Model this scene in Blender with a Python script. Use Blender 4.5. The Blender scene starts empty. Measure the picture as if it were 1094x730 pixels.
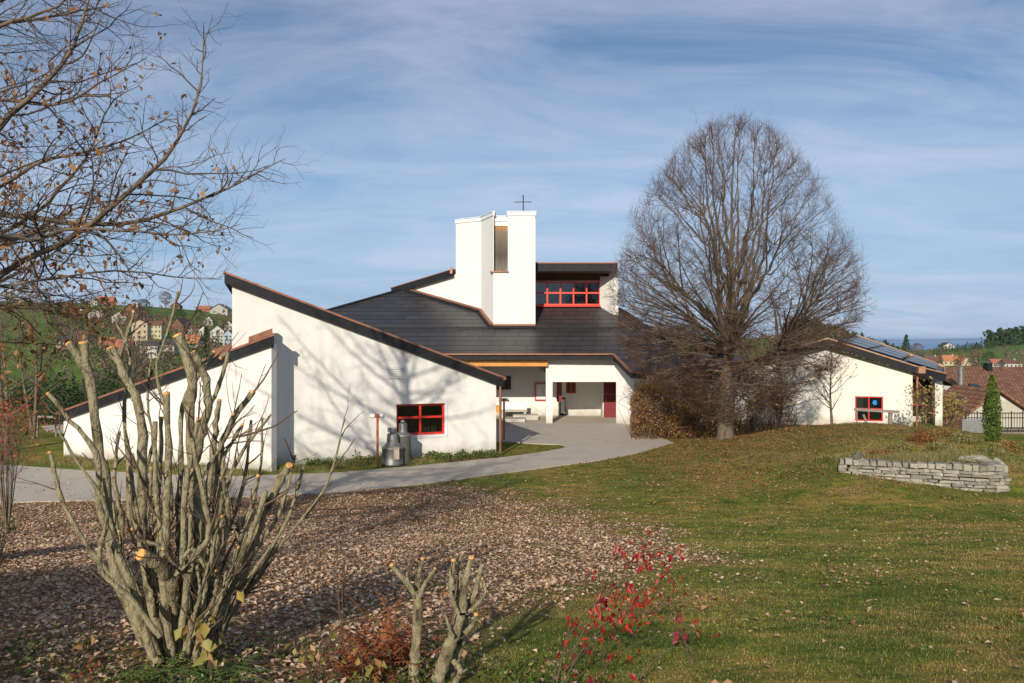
import bpy, math, random
import numpy as np
from mathutils import Vector, Matrix

random.seed(7)
RNG = np.random.default_rng(11)
scene = bpy.context.scene
COL = scene.collection
R = math.radians

# ------------------------------------------------------------------ camera, sky, sun, exposure
H = 4.67          # eye height above the forecourt
F = 850.0         # focal length in photo pixels (photo is 1094 wide)
cam_d = bpy.data.cameras.new('camera')
cam_d.sensor_width = 36
cam_d.lens = F / 1094 * 36
cam_d.shift_y = -3.0 / 1094
cam_d.clip_start = 0.1
cam_d.clip_end = 120000
cam = bpy.data.objects.new('camera', cam_d)
cam.location = (0, 0, H)
cam.rotation_euler = (R(90), 0, 0)
COL.objects.link(cam)
scene.camera = cam

HAZE = 2.2e-5
SUN_AZ, SUN_EL = 13.0, 23.0      # light travels towards +Y, a little to +X
world = bpy.data.worlds.new('World')
scene.world = world
world.use_nodes = True
nt = world.node_tree
nt.nodes.clear()
def N(t, kind, **kw):
    n = t.nodes.new(kind)
    for k, v in kw.items():
        setattr(n, k, v)
    return n
wo = N(nt, 'ShaderNodeOutputWorld')
bg = N(nt, 'ShaderNodeBackground')
bg.inputs['Strength'].default_value = 0.098
sky = N(nt, 'ShaderNodeTexSky', sky_type='NISHITA')
sky.sun_disc = False
sky.sun_elevation = R(SUN_EL)
sky.sun_rotation = R(180 + SUN_AZ)
sky.altitude = 800
sky.air_density = 1.0
sky.dust_density = 0.6
sky.ozone_density = 3.0
tc = N(nt, 'ShaderNodeTexCoord')
# thin cirrus: project the view direction on a high flat layer, stretch it, two noises
sep = N(nt, 'ShaderNodeSeparateXYZ')
nt.links.new(tc.outputs['Generated'], sep.inputs[0])
zmax = N(nt, 'ShaderNodeMath', operation='MAXIMUM'); zmax.inputs[1].default_value = 0.0
nt.links.new(sep.outputs['Z'], zmax.inputs[0])
zadd = N(nt, 'ShaderNodeMath', operation='ADD'); zadd.inputs[1].default_value = 0.16
nt.links.new(zmax.outputs[0], zadd.inputs[0])
dx = N(nt, 'ShaderNodeMath', operation='DIVIDE'); dy = N(nt, 'ShaderNodeMath', operation='DIVIDE')
nt.links.new(sep.outputs['X'], dx.inputs[0]); nt.links.new(zadd.outputs[0], dx.inputs[1])
nt.links.new(sep.outputs['Y'], dy.inputs[0]); nt.links.new(zadd.outputs[0], dy.inputs[1])
cmb = N(nt, 'ShaderNodeCombineXYZ')
nt.links.new(dx.outputs[0], cmb.inputs[0]); nt.links.new(dy.outputs[0], cmb.inputs[1])
mp = N(nt, 'ShaderNodeMapping')
mp.inputs['Rotation'].default_value = (0, 0, R(-24))
mp.inputs['Scale'].default_value = (0.7, 1.5, 1)
nt.links.new(cmb.outputs[0], mp.inputs[0])
n1 = N(nt, 'ShaderNodeTexNoise'); n1.inputs['Scale'].default_value = 1.5
n1.inputs['Detail'].default_value = 10; n1.inputs['Roughness'].default_value = 0.62; n1.inputs['Distortion'].default_value = 0.7
nt.links.new(mp.outputs[0], n1.inputs['Vector'])
n2 = N(nt, 'ShaderNodeTexNoise'); n2.inputs['Scale'].default_value = 0.5
n2.inputs['Detail'].default_value = 3
nt.links.new(cmb.outputs[0], n2.inputs['Vector'])
r1 = N(nt, 'ShaderNodeMapRange'); r1.inputs[1].default_value = 0.30; r1.inputs[2].default_value = 0.84
nt.links.new(n1.outputs['Fac'], r1.inputs[0])
r2 = N(nt, 'ShaderNodeMapRange'); r2.inputs[1].default_value = 0.30; r2.inputs[2].default_value = 0.62
r2.inputs[3].default_value = 0.42; r2.inputs[4].default_value = 1.0
nt.links.new(n2.outputs['Fac'], r2.inputs[0])
mm = N(nt, 'ShaderNodeMath', operation='MULTIPLY')
nt.links.new(r1.outputs[0], mm.inputs[0]); nt.links.new(r2.outputs[0], mm.inputs[1])
mm2 = N(nt, 'ShaderNodeMath', operation='MULTIPLY'); mm2.inputs[1].default_value = 0.90
nt.links.new(mm.outputs[0], mm2.inputs[0])
mix = N(nt, 'ShaderNodeMix', data_type='RGBA')
mix.inputs['B'].default_value = (7.0, 7.5, 8.9, 1)
nt.links.new(mm2.outputs[0], mix.inputs['Factor'])
hz_ = N(nt, 'ShaderNodeMapRange', interpolation_type='SMOOTHERSTEP'); hz_.inputs[1].default_value = .34; hz_.inputs[2].default_value = -.04
hz_.inputs[3].default_value = 0; hz_.inputs[4].default_value = .88
nt.links.new(sep.outputs['Z'], hz_.inputs[0])
mixh = N(nt, 'ShaderNodeMix', data_type='RGBA'); mixh.inputs['B'].default_value = (2.9, 4.6, 7.0, 1)
nt.links.new(hz_.outputs[0], mixh.inputs['Factor']); nt.links.new(sky.outputs[0], mixh.inputs['A'])
nt.links.new(mixh.outputs['Result'], mix.inputs['A'])
nt.links.new(mix.outputs['Result'], bg.inputs['Color'])
nt.links.new(bg.outputs[0], wo.inputs[0])

sd = bpy.data.lights.new('sun', 'SUN')
sd.energy = 4.8
sd.angle = R(0.53)
sd.color = (1.0, 0.90, 0.74)
sun = bpy.data.objects.new('sun', sd)
ldir = Vector((math.sin(R(SUN_AZ)) * math.cos(R(SUN_EL)), math.cos(R(SUN_AZ)) * math.cos(R(SUN_EL)), -math.sin(R(SUN_EL))))
sun.rotation_euler = ldir.to_track_quat('-Z', 'Y').to_euler()
sun.location = (-10, -30, 40)
COL.objects.link(sun)

scene.view_settings.view_transform = 'Standard'
scene.view_settings.look = 'None'
scene.view_settings.gamma = 1
scene.view_settings.use_curve_mapping = False
scene.view_settings.exposure = 0.0
scene.cycles.max_bounces = 6
scene.cycles.transparent_max_bounces = 8
scene.cycles.use_denoising = True

# ------------------------------------------------------------------ pixel rays to world points
def X(px, d): return (px - 547.0) / F * d
def Z(py, d): return H - (py - 362.0) / F * d
def P(px, py, d): return (X(px, d), d, Z(py, d))
def G0(px, py):                      # point of the flat forecourt level seen at that pixel
    d = H * F / (py - 362.0)
    return (X(px, d), d)

# ------------------------------------------------------------------ terrain height
def sst(a, b, x):
    t = np.clip((x - a) / (b - a), 0, 1)
    return t * t * (3 - 2 * t)
CPX = np.array([-500, 0, 100, 200, 250, 330, 450, 640, 800, 850, 900, 960, 1000, 1040, 1094, 1300, 1600], float)
CPY = np.array([316, 321, 324, 330, 336, 345, 352, 362, 361, 360, 368, 375, 373, 371, 367, 352, 350], float)
CD = np.array([560, 560, 560, 570, 570, 560, 520, 500, 480, 430, 450, 900, 1200, 1300, 1300, 1300, 1300], float)
Y0 = np.array([56, 56, 60, 64, 66, 70, 70, 70, 66, 60, 52, 47, 42, 38.5, 38, 38, 38], float)
ZV = np.array([-8, -9, -9, -9, -9, -10, -12, -12, -12, -12, -12, -13, -14, -14, -14, -14, -14], float)
WALLP = [(10.45, 25.35), (12.5, 24.6), (14.2, 24.0), (14.95, 24.05), (15.15, 24.7), (15.2, 25.6)]
def noise2(x, y, s):
    return (np.sin(x * s * 1.3 + 1.1 * np.sin(y * s * .7 + 2)) + np.sin(y * s * 1.1 + 1.7 * np.sin(x * s * .6 + 5)) + .5 * np.sin((x + y) * s * 2.3 + 1)) / 2.5
def terrain(x, y):
    x = np.asarray(x, float); y = np.asarray(y, float)
    fy = np.interp(y, [-400, -40, 0, 3, 6, 9, 12, 15, 18, 20, 21.6], [26, 6, 3.0, 2.65, 2.22, 1.70, 1.20, .72, .28, .08, 0])
    fy = fy + 0.03 * noise2(x, y, .9) * sst(21.5, 17, y)
    # mound at the right with its stone retaining wall
    rr = np.sqrt(((x - 15.6) / np.where(x > 15.6, 4.9, 9.8)) ** 2 + ((y - 31.5) / 8.6) ** 2)
    m = 1.02 * sst(1.05, 0.25, rr) + .05 * noise2(x, y, 1.4) * sst(1.0, .6, rr)
    ywall = np.interp(x, [p[0] for p in WALLP[:4]], [p[1] for p in WALLP[:4]])
    front = sst(.02, .42, y - ywall)
    side = sst(15.5, 14.9, x)
    infront = np.where(x < 10.45, 1 - sst(8.6, 10.45, x), 0)   # 1: no cut at all
    cut = np.maximum(front, infront)
    hfront = np.interp(y, [20.5, 24, 26, 29], [0, .12, .55, 1.4])
    m_f = np.minimum(m, hfront)
    m = np.maximum(m, .77 * sst(10.1, 10.6, x) * sst(15.1, 14.75, x) * sst(30, 26, y) * front)
    fr_h = np.interp(x, [8.2, 10.45, 13, 15], [0, .44, .13, .0]) * sst(20.8, 24.9, y) * sst(31, 26, y)
    m = np.where(x < 10.45, np.maximum(m_f, fr_h), m * cut + fr_h * (1 - cut))
    m = np.where((x > 15.0), np.minimum(m, hfront * np.interp(x, [15, 19], [1, .8])), m)
    flat = fy + m
    yy = np.maximum(y, .5)
    px = np.clip(547 + F * x / yy, -500, 1600)
    y0 = np.interp(px, CPX, Y0); cpy = np.interp(px, CPX, CPY); cd = np.interp(px, CPX, CD); zv = np.interp(px, CPX, ZV)
    zc = H + (362 - cpy) / F * cd
    yv = 175.0
    a = sst(y0, y0 + 18, y) * -3.2
    b = np.clip((y - y0 - 18) / (yv - y0 - 18), 0, 1) * (zv + 3.2)
    t = np.clip((y - yv) / (cd - yv), 0, 1)
    c = t * (zc - zv)
    dd = np.clip((y - cd) / 2600.0, 0, 1) * (-150 - zc)
    far = a + b + c + dd + 1.2 * noise2(x, y, .02) * sst(150, 300, y) * sst(cd, cd * .8, y)
    return flat + np.where(y > y0, far, 0)
def tz(x, y): return float(terrain(x, y))
def hit(px, py, d0=50.0, d1=5000.0):
    """where the ray of that pixel meets the ground"""
    d = np.geomspace(d0, d1, 1500)
    g = terrain(X(px, d), d)
    k = np.argmax((Z(py, d) - g) <= 0)
    if k == 0: k = int(np.argmin(np.abs(Z(py, d) - g)[d < 2000]))
    return float(d[k])

# ------------------------------------------------------------------ materials
MATS = {}
def new_mat(name):
    m = bpy.data.materials.new(name); m.use_nodes = True
    MATS[name] = m
    b = m.node_tree.nodes['Principled BSDF']
    return m, m.node_tree, b
def mat(name, cols, scale=3.0, rough=.8, bump=0.0, bscale=None, coord='Object', metal=0.0, detail=5, stretch=(1, 1, 1), spec=None, pos=None, extra=None):
    """noise-driven ramp over the given colours, with optional bump"""
    m, t, b = new_mat(name)
    b.inputs['Roughness'].default_value = rough
    b.inputs['Metallic'].default_value = metal
    if spec is not None: b.inputs['Specular IOR Level'].default_value = spec
    if not isinstance(cols[0], (tuple, list)): cols = [cols]
    c = N(t, 'ShaderNodeTexCoord'); mpn = N(t, 'ShaderNodeMapping'); mpn.inputs['Scale'].default_value = stretch
    t.links.new(c.outputs[coord], mpn.inputs[0])
    if len(cols) == 1:
        cols = [tuple(v * .88 for v in cols[0]), tuple(min(1, v * 1.08) for v in cols[0])]
    n = N(t, 'ShaderNodeTexNoise'); n.inputs['Scale'].default_value = scale; n.inputs['Detail'].default_value = detail
    n.inputs['Roughness'].default_value = .6
    t.links.new(mpn.outputs[0], n.inputs['Vector'])
    r = N(t, 'ShaderNodeValToRGB')
    ps = pos or [0.32 + .36 * i / (len(cols) - 1) for i in range(len(cols))]
    while len(r.color_ramp.elements) < len(cols): r.color_ramp.elements.new(.5)
    for i, cc in enumerate(cols):
        r.color_ramp.elements[i].position = ps[i]; r.color_ramp.elements[i].color = (*cc, 1)
    t.links.new(n.outputs['Fac'], r.inputs[0])
    t.links.new(r.outputs[0], b.inputs['Base Color'])
    if bump:
        nb = N(t, 'ShaderNodeTexNoise'); nb.inputs['Scale'].default_value = bscale or scale * 6; nb.inputs['Detail'].default_value = 6
        t.links.new(mpn.outputs[0], nb.inputs['Vector'])
        bp = N(t, 'ShaderNodeBump'); bp.inputs['Strength'].default_value = bump; bp.inputs['Distance'].default_value = .02
        t.links.new(nb.outputs['Fac'], bp.inputs['Height']); t.links.new(bp.outputs[0], b.inputs['Normal'])
    return m
def leaf_mat(name, cols, rough=.6, trans=.25):
    """a colour per leaf (each leaf is its own mesh island)"""
    m, t, b = new_mat(name)
    b.inputs['Roughness'].default_value = rough
    g = N(t, 'ShaderNodeNewGeometry'); r = N(t, 'ShaderNodeValToRGB')
    while len(r.color_ramp.elements) < len(cols): r.color_ramp.elements.new(.5)
    for i, cc in enumerate(cols):
        r.color_ramp.elements[i].position = i / max(1, len(cols) - 1); r.color_ramp.elements[i].color = (*cc, 1)
    t.links.new(g.outputs['Random Per Island'], r.inputs[0])
    t.links.new(r.outputs[0], b.inputs['Base Color'])
    if trans:
        tr = N(t, 'ShaderNodeBsdfTranslucent'); t.links.new(r.outputs[0], tr.inputs[0])
        mx = N(t, 'ShaderNodeMixShader'); mx.inputs[0].default_value = trans
        t.links.new(b.outputs[0], mx.inputs[1]); t.links.new(tr.outputs[0], mx.inputs[2])
        t.links.new(mx.outputs[0], t.nodes['Material Output'].inputs[0])
    return m

def plaster(name, base, warm):
    m, t, b = new_mat(name)
    b.inputs['Roughness'].default_value = .9; b.inputs['Specular IOR Level'].default_value = .2
    c = N(t, 'ShaderNodeTexCoord')
    n = N(t, 'ShaderNodeTexNoise'); n.inputs['Scale'].default_value = .5; n.inputs['Detail'].default_value = 8; n.inputs['Roughness'].default_value = .65
    t.links.new(c.outputs['Object'], n.inputs['Vector'])
    mpn = N(t, 'ShaderNodeMapping'); mpn.inputs['Scale'].default_value = (3, 3, .25)
    t.links.new(c.outputs['Object'], mpn.inputs[0])
    n2_ = N(t, 'ShaderNodeTexNoise'); n2_.inputs['Scale'].default_value = 1.2; n2_.inputs['Detail'].default_value = 5
    t.links.new(mpn.outputs[0], n2_.inputs['Vector'])
    mul = N(t, 'ShaderNodeMath', operation='MULTIPLY'); t.links.new(n.outputs['Fac'], mul.inputs[0]); t.links.new(n2_.outputs['Fac'], mul.inputs[1])
    r = N(t, 'ShaderNodeValToRGB')
    r.color_ramp.elements[0].position = .10; r.color_ramp.elements[0].color = (*warm, 1)
    r.color_ramp.elements[1].position = .28; r.color_ramp.elements[1].color = (*base, 1)
    t.links.new(mul.outputs[0], r.inputs[0])
    gpos = N(t, 'ShaderNodeNewGeometry'); sz = N(t, 'ShaderNodeSeparateXYZ'); t.links.new(gpos.outputs['Position'], sz.inputs[0])
    n3_ = N(t, 'ShaderNodeTexNoise'); n3_.inputs['Scale'].default_value = 2.4; n3_.inputs['Detail'].default_value = 8; t.links.new(gpos.outputs['Position'], n3_.inputs['Vector'])
    sm_ = N(t, 'ShaderNodeMath', operation='MULTIPLY_ADD'); sm_.inputs[1].default_value = -.9; t.links.new(n3_.outputs['Fac'], sm_.inputs[0]); t.links.new(sz.outputs['Z'], sm_.inputs[2])
    dr_ = N(t, 'ShaderNodeMapRange'); dr_.inputs[1].default_value = .15; dr_.inputs[2].default_value = -.38; dr_.inputs[3].default_value = 0; dr_.inputs[4].default_value = .75
    t.links.new(sm_.outputs[0], dr_.inputs[0])
    dm_ = N(t, 'ShaderNodeMix', data_type='RGBA'); dm_.inputs['B'].default_value = (.38, .35, .28, 1)
    t.links.new(dr_.outputs[0], dm_.inputs['Factor']); t.links.new(r.outputs[0], dm_.inputs['A']); t.links.new(dm_.outputs['Result'], b.inputs['Base Color'])
    nb = N(t, 'ShaderNodeTexNoise'); nb.inputs['Scale'].default_value = 28; nb.inputs['Detail'].default_value = 4
    t.links.new(c.outputs['Object'], nb.inputs['Vector'])
    bp = N(t, 'ShaderNodeBump'); bp.inputs['Strength'].default_value = .35; bp.inputs['Distance'].default_value = .012
    t.links.new(nb.outputs['Fac'], bp.inputs['Height']); t.links.new(bp.outputs[0], b.inputs['Normal'])
    return m
M_PLASTER = plaster('white_render', (.74, .72, .685), (.65, .63, .585))
M_PLASTER2 = plaster('clean_white_render', (.76, .745, .715), (.71, .695, .66))
M_PLASTERC = plaster('cream_render', (.74, .71, .65), (.68, .65, .59))
M_FASCIA = mat('dark_fascia_sheet', [(.010, .011, .014), (.020, .021, .025)], 2, .6, .1, spec=.25)
M_COPPER = mat('aged_copper', [(.20, .085, .05), (.34, .15, .09), (.26, .13, .09)], 4, .5, .1, metal=.35)
M_COPPERL = mat('light_copper', [(.42, .22, .13), (.60, .34, .20)], 4, .4, metal=.4)
M_RUST = mat('rust_orange_steel', [(.36, .09, .03), (.50, .15, .05)], 10, .6)
M_RED = mat('red_paint', [(.55, .025, .018), (.62, .035, .022)], 6, .35)
M_DRED = mat('dark_red_door', [(.16, .012, .02), (.20, .018, .026)], 6, .45)
M_BEAM = mat('orange_larch_wood', [(.50, .19, .03), (.66, .30, .06), (.42, .15, .03)], 3, .55, .2, stretch=(.3, 4, 4))
M_BROWNW = mat('dark_brown_timber', [(.05, .026, .014), (.11, .055, .03)], 4, .7, .2, stretch=(.3, 3, 3))
M_METALW = mat('white_enamel', [(.78, .79, .80)], 5, .35)
M_GALV = mat('galvanised_steel', [(.12, .125, .12), (.24, .245, .235), (.17, .17, .16)], 4, .5, .1, metal=.55)
M_IRON = mat('dark_iron', [(.03, .032, .035), (.06, .06, .06)], 8, .5, metal=.3)
M_CONC = mat('pale_concrete', [(.42, .39, .34), (.52, .49, .43)], 5, .9, .2)
M_GREYW = mat('weathered_grey_wood', [(.17, .14, .12), (.30, .26, .23)], 5, .8, .3, stretch=(.4, 4, 4))
M_PAPER = mat('paper_notices', [(.55, .56, .56), (.80, .80, .78), (.66, .66, .64)], 7, .8)
M_CURTAIN = mat('white_curtain', [(.6, .6, .58), (.75, .75, .73)], 4, .9)
M_BLUE = mat('blue_paper', [(.03, .22, .65)], 4, .7)
M_POT = mat('jar_ceramic', [(.55, .55, .45), (.7, .68, .62)], 9, .5)
def glass_mat():
    m, t, b = new_mat('window_glass')
    t.nodes.remove(b)
    gl = N(t, 'ShaderNodeBsdfGlossy'); gl.inputs['Roughness'].default_value = .02; gl.inputs['Color'].default_value = (.9, .95, 1, 1)
    tr = N(t, 'ShaderNodeBsdfTransparent'); tr.inputs['Color'].default_value = (.42, .45, .45, 1)
    fr = N(t, 'ShaderNodeFresnel'); fr.inputs['IOR'].default_value = 1.5
    ad = N(t, 'ShaderNodeMath', operation='ADD'); ad.inputs[1].default_value = .04; t.links.new(fr.outputs[0], ad.inputs[0])
    mx = N(t, 'ShaderNodeMixShader'); t.links.new(ad.outputs[0], mx.inputs[0])
    t.links.new(tr.outputs[0], mx.inputs[1]); t.links.new(gl.outputs[0], mx.inputs[2])
    t.links.new(mx.outputs[0], t.nodes['Material Output'].inputs[0])
    return m
M_GLASS = glass_mat()
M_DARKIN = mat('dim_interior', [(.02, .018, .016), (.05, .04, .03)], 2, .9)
M_DGLASS = mat('dark_pane', [(.015, .018, .022)], 3, .12)

def slate_mat(name, u_w=.62, v_h=.30, shear=.0, c1=(.034, .034, .036), c2=(.048, .047, .049), mortar=(.0015, .0015, .002), rough=.42, mort=.022):
    """roof covering: courses from the UV map (u along the eave, v up the slope, in metres)"""
    m, t, b = new_mat(name)
    c = N(t, 'ShaderNodeTexCoord'); mpn = N(t, 'ShaderNodeMapping')
    t.links.new(c.outputs['UV'], mpn.inputs[0])
    br = N(t, 'ShaderNodeTexBrick'); br.inputs['Scale'].default_value = 1
    br.inputs['Brick Width'].default_value = u_w; br.inputs['Row Height'].default_value = v_h
    br.inputs['Mortar Size'].default_value = mort; br.inputs['Mortar Smooth'].default_value = .3
    br.offset = .5; br.offset_frequency = 2
    br.inputs['Color1'].default_value = (*c1, 1); br.inputs['Color2'].default_value = (*c2, 1); br.inputs['Mortar'].default_value = (*mortar, 1)
    t.links.new(mpn.outputs[0], br.inputs['Vector'])
    n = N(t, 'ShaderNodeTexNoise'); n.inputs['Scale'].default_value = .8; n.inputs['Detail'].default_value = 7
    t.links.new(c.outputs['UV'], n.inputs['Vector'])
    mx = N(t, 'ShaderNodeMix', data_type='RGBA', blend_type='MULTIPLY'); mx.inputs['Factor'].default_value = .7
    t.links.new(br.outputs['Color'], mx.inputs['A'])
    rr = N(t, 'ShaderNodeValToRGB'); rr.color_ramp.elements[0].position = .3; rr.color_ramp.elements[0].color = (.85, .85, .88, 1)
    rr.color_ramp.elements[1].position = .7; rr.color_ramp.elements[1].color = (1.08, 1.06, 1.04, 1)
    t.links.new(n.outputs['Fac'], rr.inputs[0]); t.links.new(rr.outputs[0], mx.inputs['B'])
    t.links.new(mx.outputs['Result'], b.inputs['Base Color'])
    # each course rises like a lapped shingle
    sp = N(t, 'ShaderNodeSeparateXYZ'); t.links.new(mpn.outputs[0], sp.inputs[0])
    dv = N(t, 'ShaderNodeMath', operation='DIVIDE'); dv.inputs[1].default_value = v_h; t.links.new(sp.outputs['Y'], dv.inputs[0])
    frc = N(t, 'ShaderNodeMath', operation='FRACT'); t.links.new(dv.outputs[0], frc.inputs[0])
    inv = N(t, 'ShaderNodeMath', operation='SUBTRACT'); inv.inputs[0].default_value = 1; t.links.new(frc.outputs[0], inv.inputs[1])
    sub = N(t, 'ShaderNodeMath', operation='SUBTRACT'); t.links.new(inv.outputs[0], sub.inputs[0]); t.links.new(br.outputs['Fac'], sub.inputs[1])
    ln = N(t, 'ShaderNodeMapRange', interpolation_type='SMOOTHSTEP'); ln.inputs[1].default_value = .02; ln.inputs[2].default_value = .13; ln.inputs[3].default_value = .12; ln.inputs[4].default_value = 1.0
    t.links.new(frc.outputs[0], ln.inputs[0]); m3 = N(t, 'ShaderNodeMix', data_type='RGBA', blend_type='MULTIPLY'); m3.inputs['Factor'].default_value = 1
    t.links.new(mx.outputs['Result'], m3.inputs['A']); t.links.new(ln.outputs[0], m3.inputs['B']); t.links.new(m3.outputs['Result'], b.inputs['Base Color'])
    bp = N(t, 'ShaderNodeBump'); bp.inputs['Strength'].default_value = .8; bp.inputs['Distance'].default_value = .03
    t.links.new(sub.outputs[0], bp.inputs['Height']); t.links.new(bp.outputs[0], b.inputs['Normal'])
    rn = N(t, 'ShaderNodeMapRange'); rn.inputs[3].default_value = rough - .08; rn.inputs[4].default_value = rough + .08
    t.links.new(n.outputs['Fac'], rn.inputs[0]); t.links.new(rn.outputs[0], b.inputs['Roughness'])
    return m
M_SLATE = slate_mat('slate_shingles', 1.45, .60, mort=.016)
M_CLAY = slate_mat('brown_clay_tiles', .30, .36, c1=(.19, .080, .042), c2=(.32, .15, .08), mortar=(.05, .022, .012), rough=.85)

# ------------------------------------------------------------------ mesh helpers
class MB:
    def __init__(s): s.v = []; s.f = []; s.uv = {}; s.mi = {}
    def add(s, vs, fs, uvs=None, mi=0):
        o = len(s.v); s.v += [tuple(v) for v in vs]
        for k, f in enumerate(fs):
            if uvs: s.uv[len(s.f)] = uvs[k]
            if mi: s.mi[len(s.f)] = mi
            s.f.append(tuple(i + o for i in f))
        return s
    def hexa(s, b, t):              # 4 bottom points, 4 top points
        return s.add(list(b) + list(t), [(3, 2, 1, 0), (4, 5, 6, 7), (0, 1, 5, 4), (1, 2, 6, 5), (2, 3, 7, 6), (3, 0, 4, 7)])
    def box(s, x0, x1, y0, y1, z0, z1):
        return s.hexa([(x0, y0, z0), (x1, y0, z0), (x1, y1, z0), (x0, y1, z0)], [(x0, y0, z1), (x1, y0, z1), (x1, y1, z1), (x0, y1, z1)])
    def beam(s, a, b, w, h, up=(0, 0, 1)):
        """bar from a to b, w wide sideways, h high"""
        a = Vector(a); b = Vector(b); t = (b - a).normalized(); sd = t.cross(Vector(up))
        if sd.length < 1e-4: sd = t.cross(Vector((0, 1, 0)))
        sd.normalize(); u = sd.cross(t).normalized(); sd *= w / 2; u *= h / 2
        return s.hexa([a - sd - u, a + sd - u, b + sd - u, b - sd - u], [a - sd + u, a + sd + u, b + sd + u, b - sd + u])
    def tube(s, pts, rad, n=8, cap=True):
        pts = [Vector(p) for p in pts]
        if not isinstance(rad, (list, tuple)): rad = [rad] * len(pts)
        vs = []; fs = []
        for i, p in enumerate(pts):
            t = (pts[min(i + 1, len(pts) - 1)] - pts[max(i - 1, 0)]).normalized()
            ref = Vector((0, 0, 1)) if abs(t.z) < .9 else Vector((1, 0, 0))
            u = t.cross(ref).normalized(); w = t.cross(u)
            for k in range(n):
                a = 2 * math.pi * k / n
                vs.append(p + (u * math.cos(a) + w * math.sin(a)) * rad[i])
        for i in range(len(pts) - 1):
            for k in range(n):
                k2 = (k + 1) % n
                fs.append((i * n + k, i * n + k2, (i + 1) * n + k2, (i + 1) * n + k))
        if cap:
            fs.append(tuple(reversed(range(n)))); fs.append(tuple(range((len(pts) - 1) * n, len(pts) * n)))
        return s.add(vs, fs)
    def lathe(s, c, prof, n=24):
        vs = []; fs = []
        for r_, z_ in prof:
            for k in range(n):
                a = 2 * math.pi * k / n
                vs.append((c[0] + r_ * math.cos(a), c[1] + r_ * math.sin(a), c[2] + z_))
        for i in range(len(prof) - 1):
            for k in range(n):
                k2 = (k + 1) % n
                fs.append((i * n + k, i * n + k2, (i + 1) * n + k2, (i + 1) * n + k))
        fs.append(tuple(reversed(range(n)))); fs.append(tuple(range((len(prof) - 1) * n, len(prof) * n)))
        return s.add(vs, fs)
    def slab(s, pts, th, uvf=None):
        """polygon sheet given by its top points, th thick downwards; UVs from uvf(point)"""
        n = len(pts); top = [tuple(p) for p in pts]; bot = [(p[0], p[1], p[2] - th) for p in pts]
        fs = [tuple(range(n)), tuple(reversed(range(n, 2 * n)))]
        for i in range(n):
            j = (i + 1) % n
            fs.append((i, i + n, j + n, j))
        uvs = None
        if uvf:
            allp = top + bot
            uvs = [[uvf(allp[i]) for i in f] for f in fs]
        return s.add(top + bot, fs, uvs)
    def prism(s, poly, z0, z1):
        n = len(poly)
        vs = [(p[0], p[1], z0) for p in poly] + [(p[0], p[1], z1) for p in poly]
        fs = [tuple(reversed(range(n))), tuple(range(n, 2 * n))]
        for i in range(n):
            j = (i + 1) % n
            fs.append((i, j, j + n, i + n))
        return s.add(vs, fs)
    def build(s, name, m, parent=None, smooth=False, mats=None):
        o = link_mesh(name, s.v, s.f, m, parent, smooth, mats)
        me = o.data
        if s.uv:
            uvl = me.uv_layers.new(name='UVMap')
            for p in me.polygons:
                if p.index in s.uv:
                    for li, q in zip(p.loop_indices, s.uv[p.index]): uvl.data[li].uv = q
        for k, v in s.mi.items(): me.polygons[k].material_index = v
        return o
ORG = {}
def link_mesh(name, v, f, m, parent=None, smooth=False, mats=None):
    org = ORG.get(parent.name, (0, 0, 0)) if parent else (0, 0, 0)
    me = bpy.data.meshes.new(name)
    v = np.asarray([tuple(q) for q in v] if not isinstance(v, np.ndarray) else v, dtype=np.float32)
    v = v - np.asarray(org, dtype=np.float32)
    if isinstance(f, np.ndarray):
        nf, k = f.shape
        me.vertices.add(len(v)); me.vertices.foreach_set('co', v.ravel())
        me.loops.add(nf * k); me.loops.foreach_set('vertex_index', f.astype(np.int32).ravel())
        me.polygons.add(nf); me.polygons.foreach_set('loop_start', np.arange(0, nf * k, k, dtype=np.int32))
        me.update(calc_edges=True)
    else:
        me.from_pydata([tuple(map(float, q)) for q in v], [], f)
    if smooth:
        me.polygons.foreach_set('use_smooth', np.ones(len(me.polygons), dtype=bool))
    for mm_ in (mats or [m]): me.materials.append(mm_)
    o = bpy.data.objects.new(name, me); COL.objects.link(o)
    if parent: o.parent = parent
    ORG[o.name] = org
    return o
def tag(o, label=None, cat=None, group=None, kind=None):
    if label: o['label'] = label
    if cat: o['category'] = cat
    if group: o['group'] = group
    if kind: o['kind'] = kind
    return o
def empty(name, loc, label, cat, group=None):
    o = bpy.data.objects.new(name, None); COL.objects.link(o); o.location = loc
    o.empty_display_size = .3
    ORG[o.name] = tuple(loc)
    return tag(o, label, cat, group)

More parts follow.
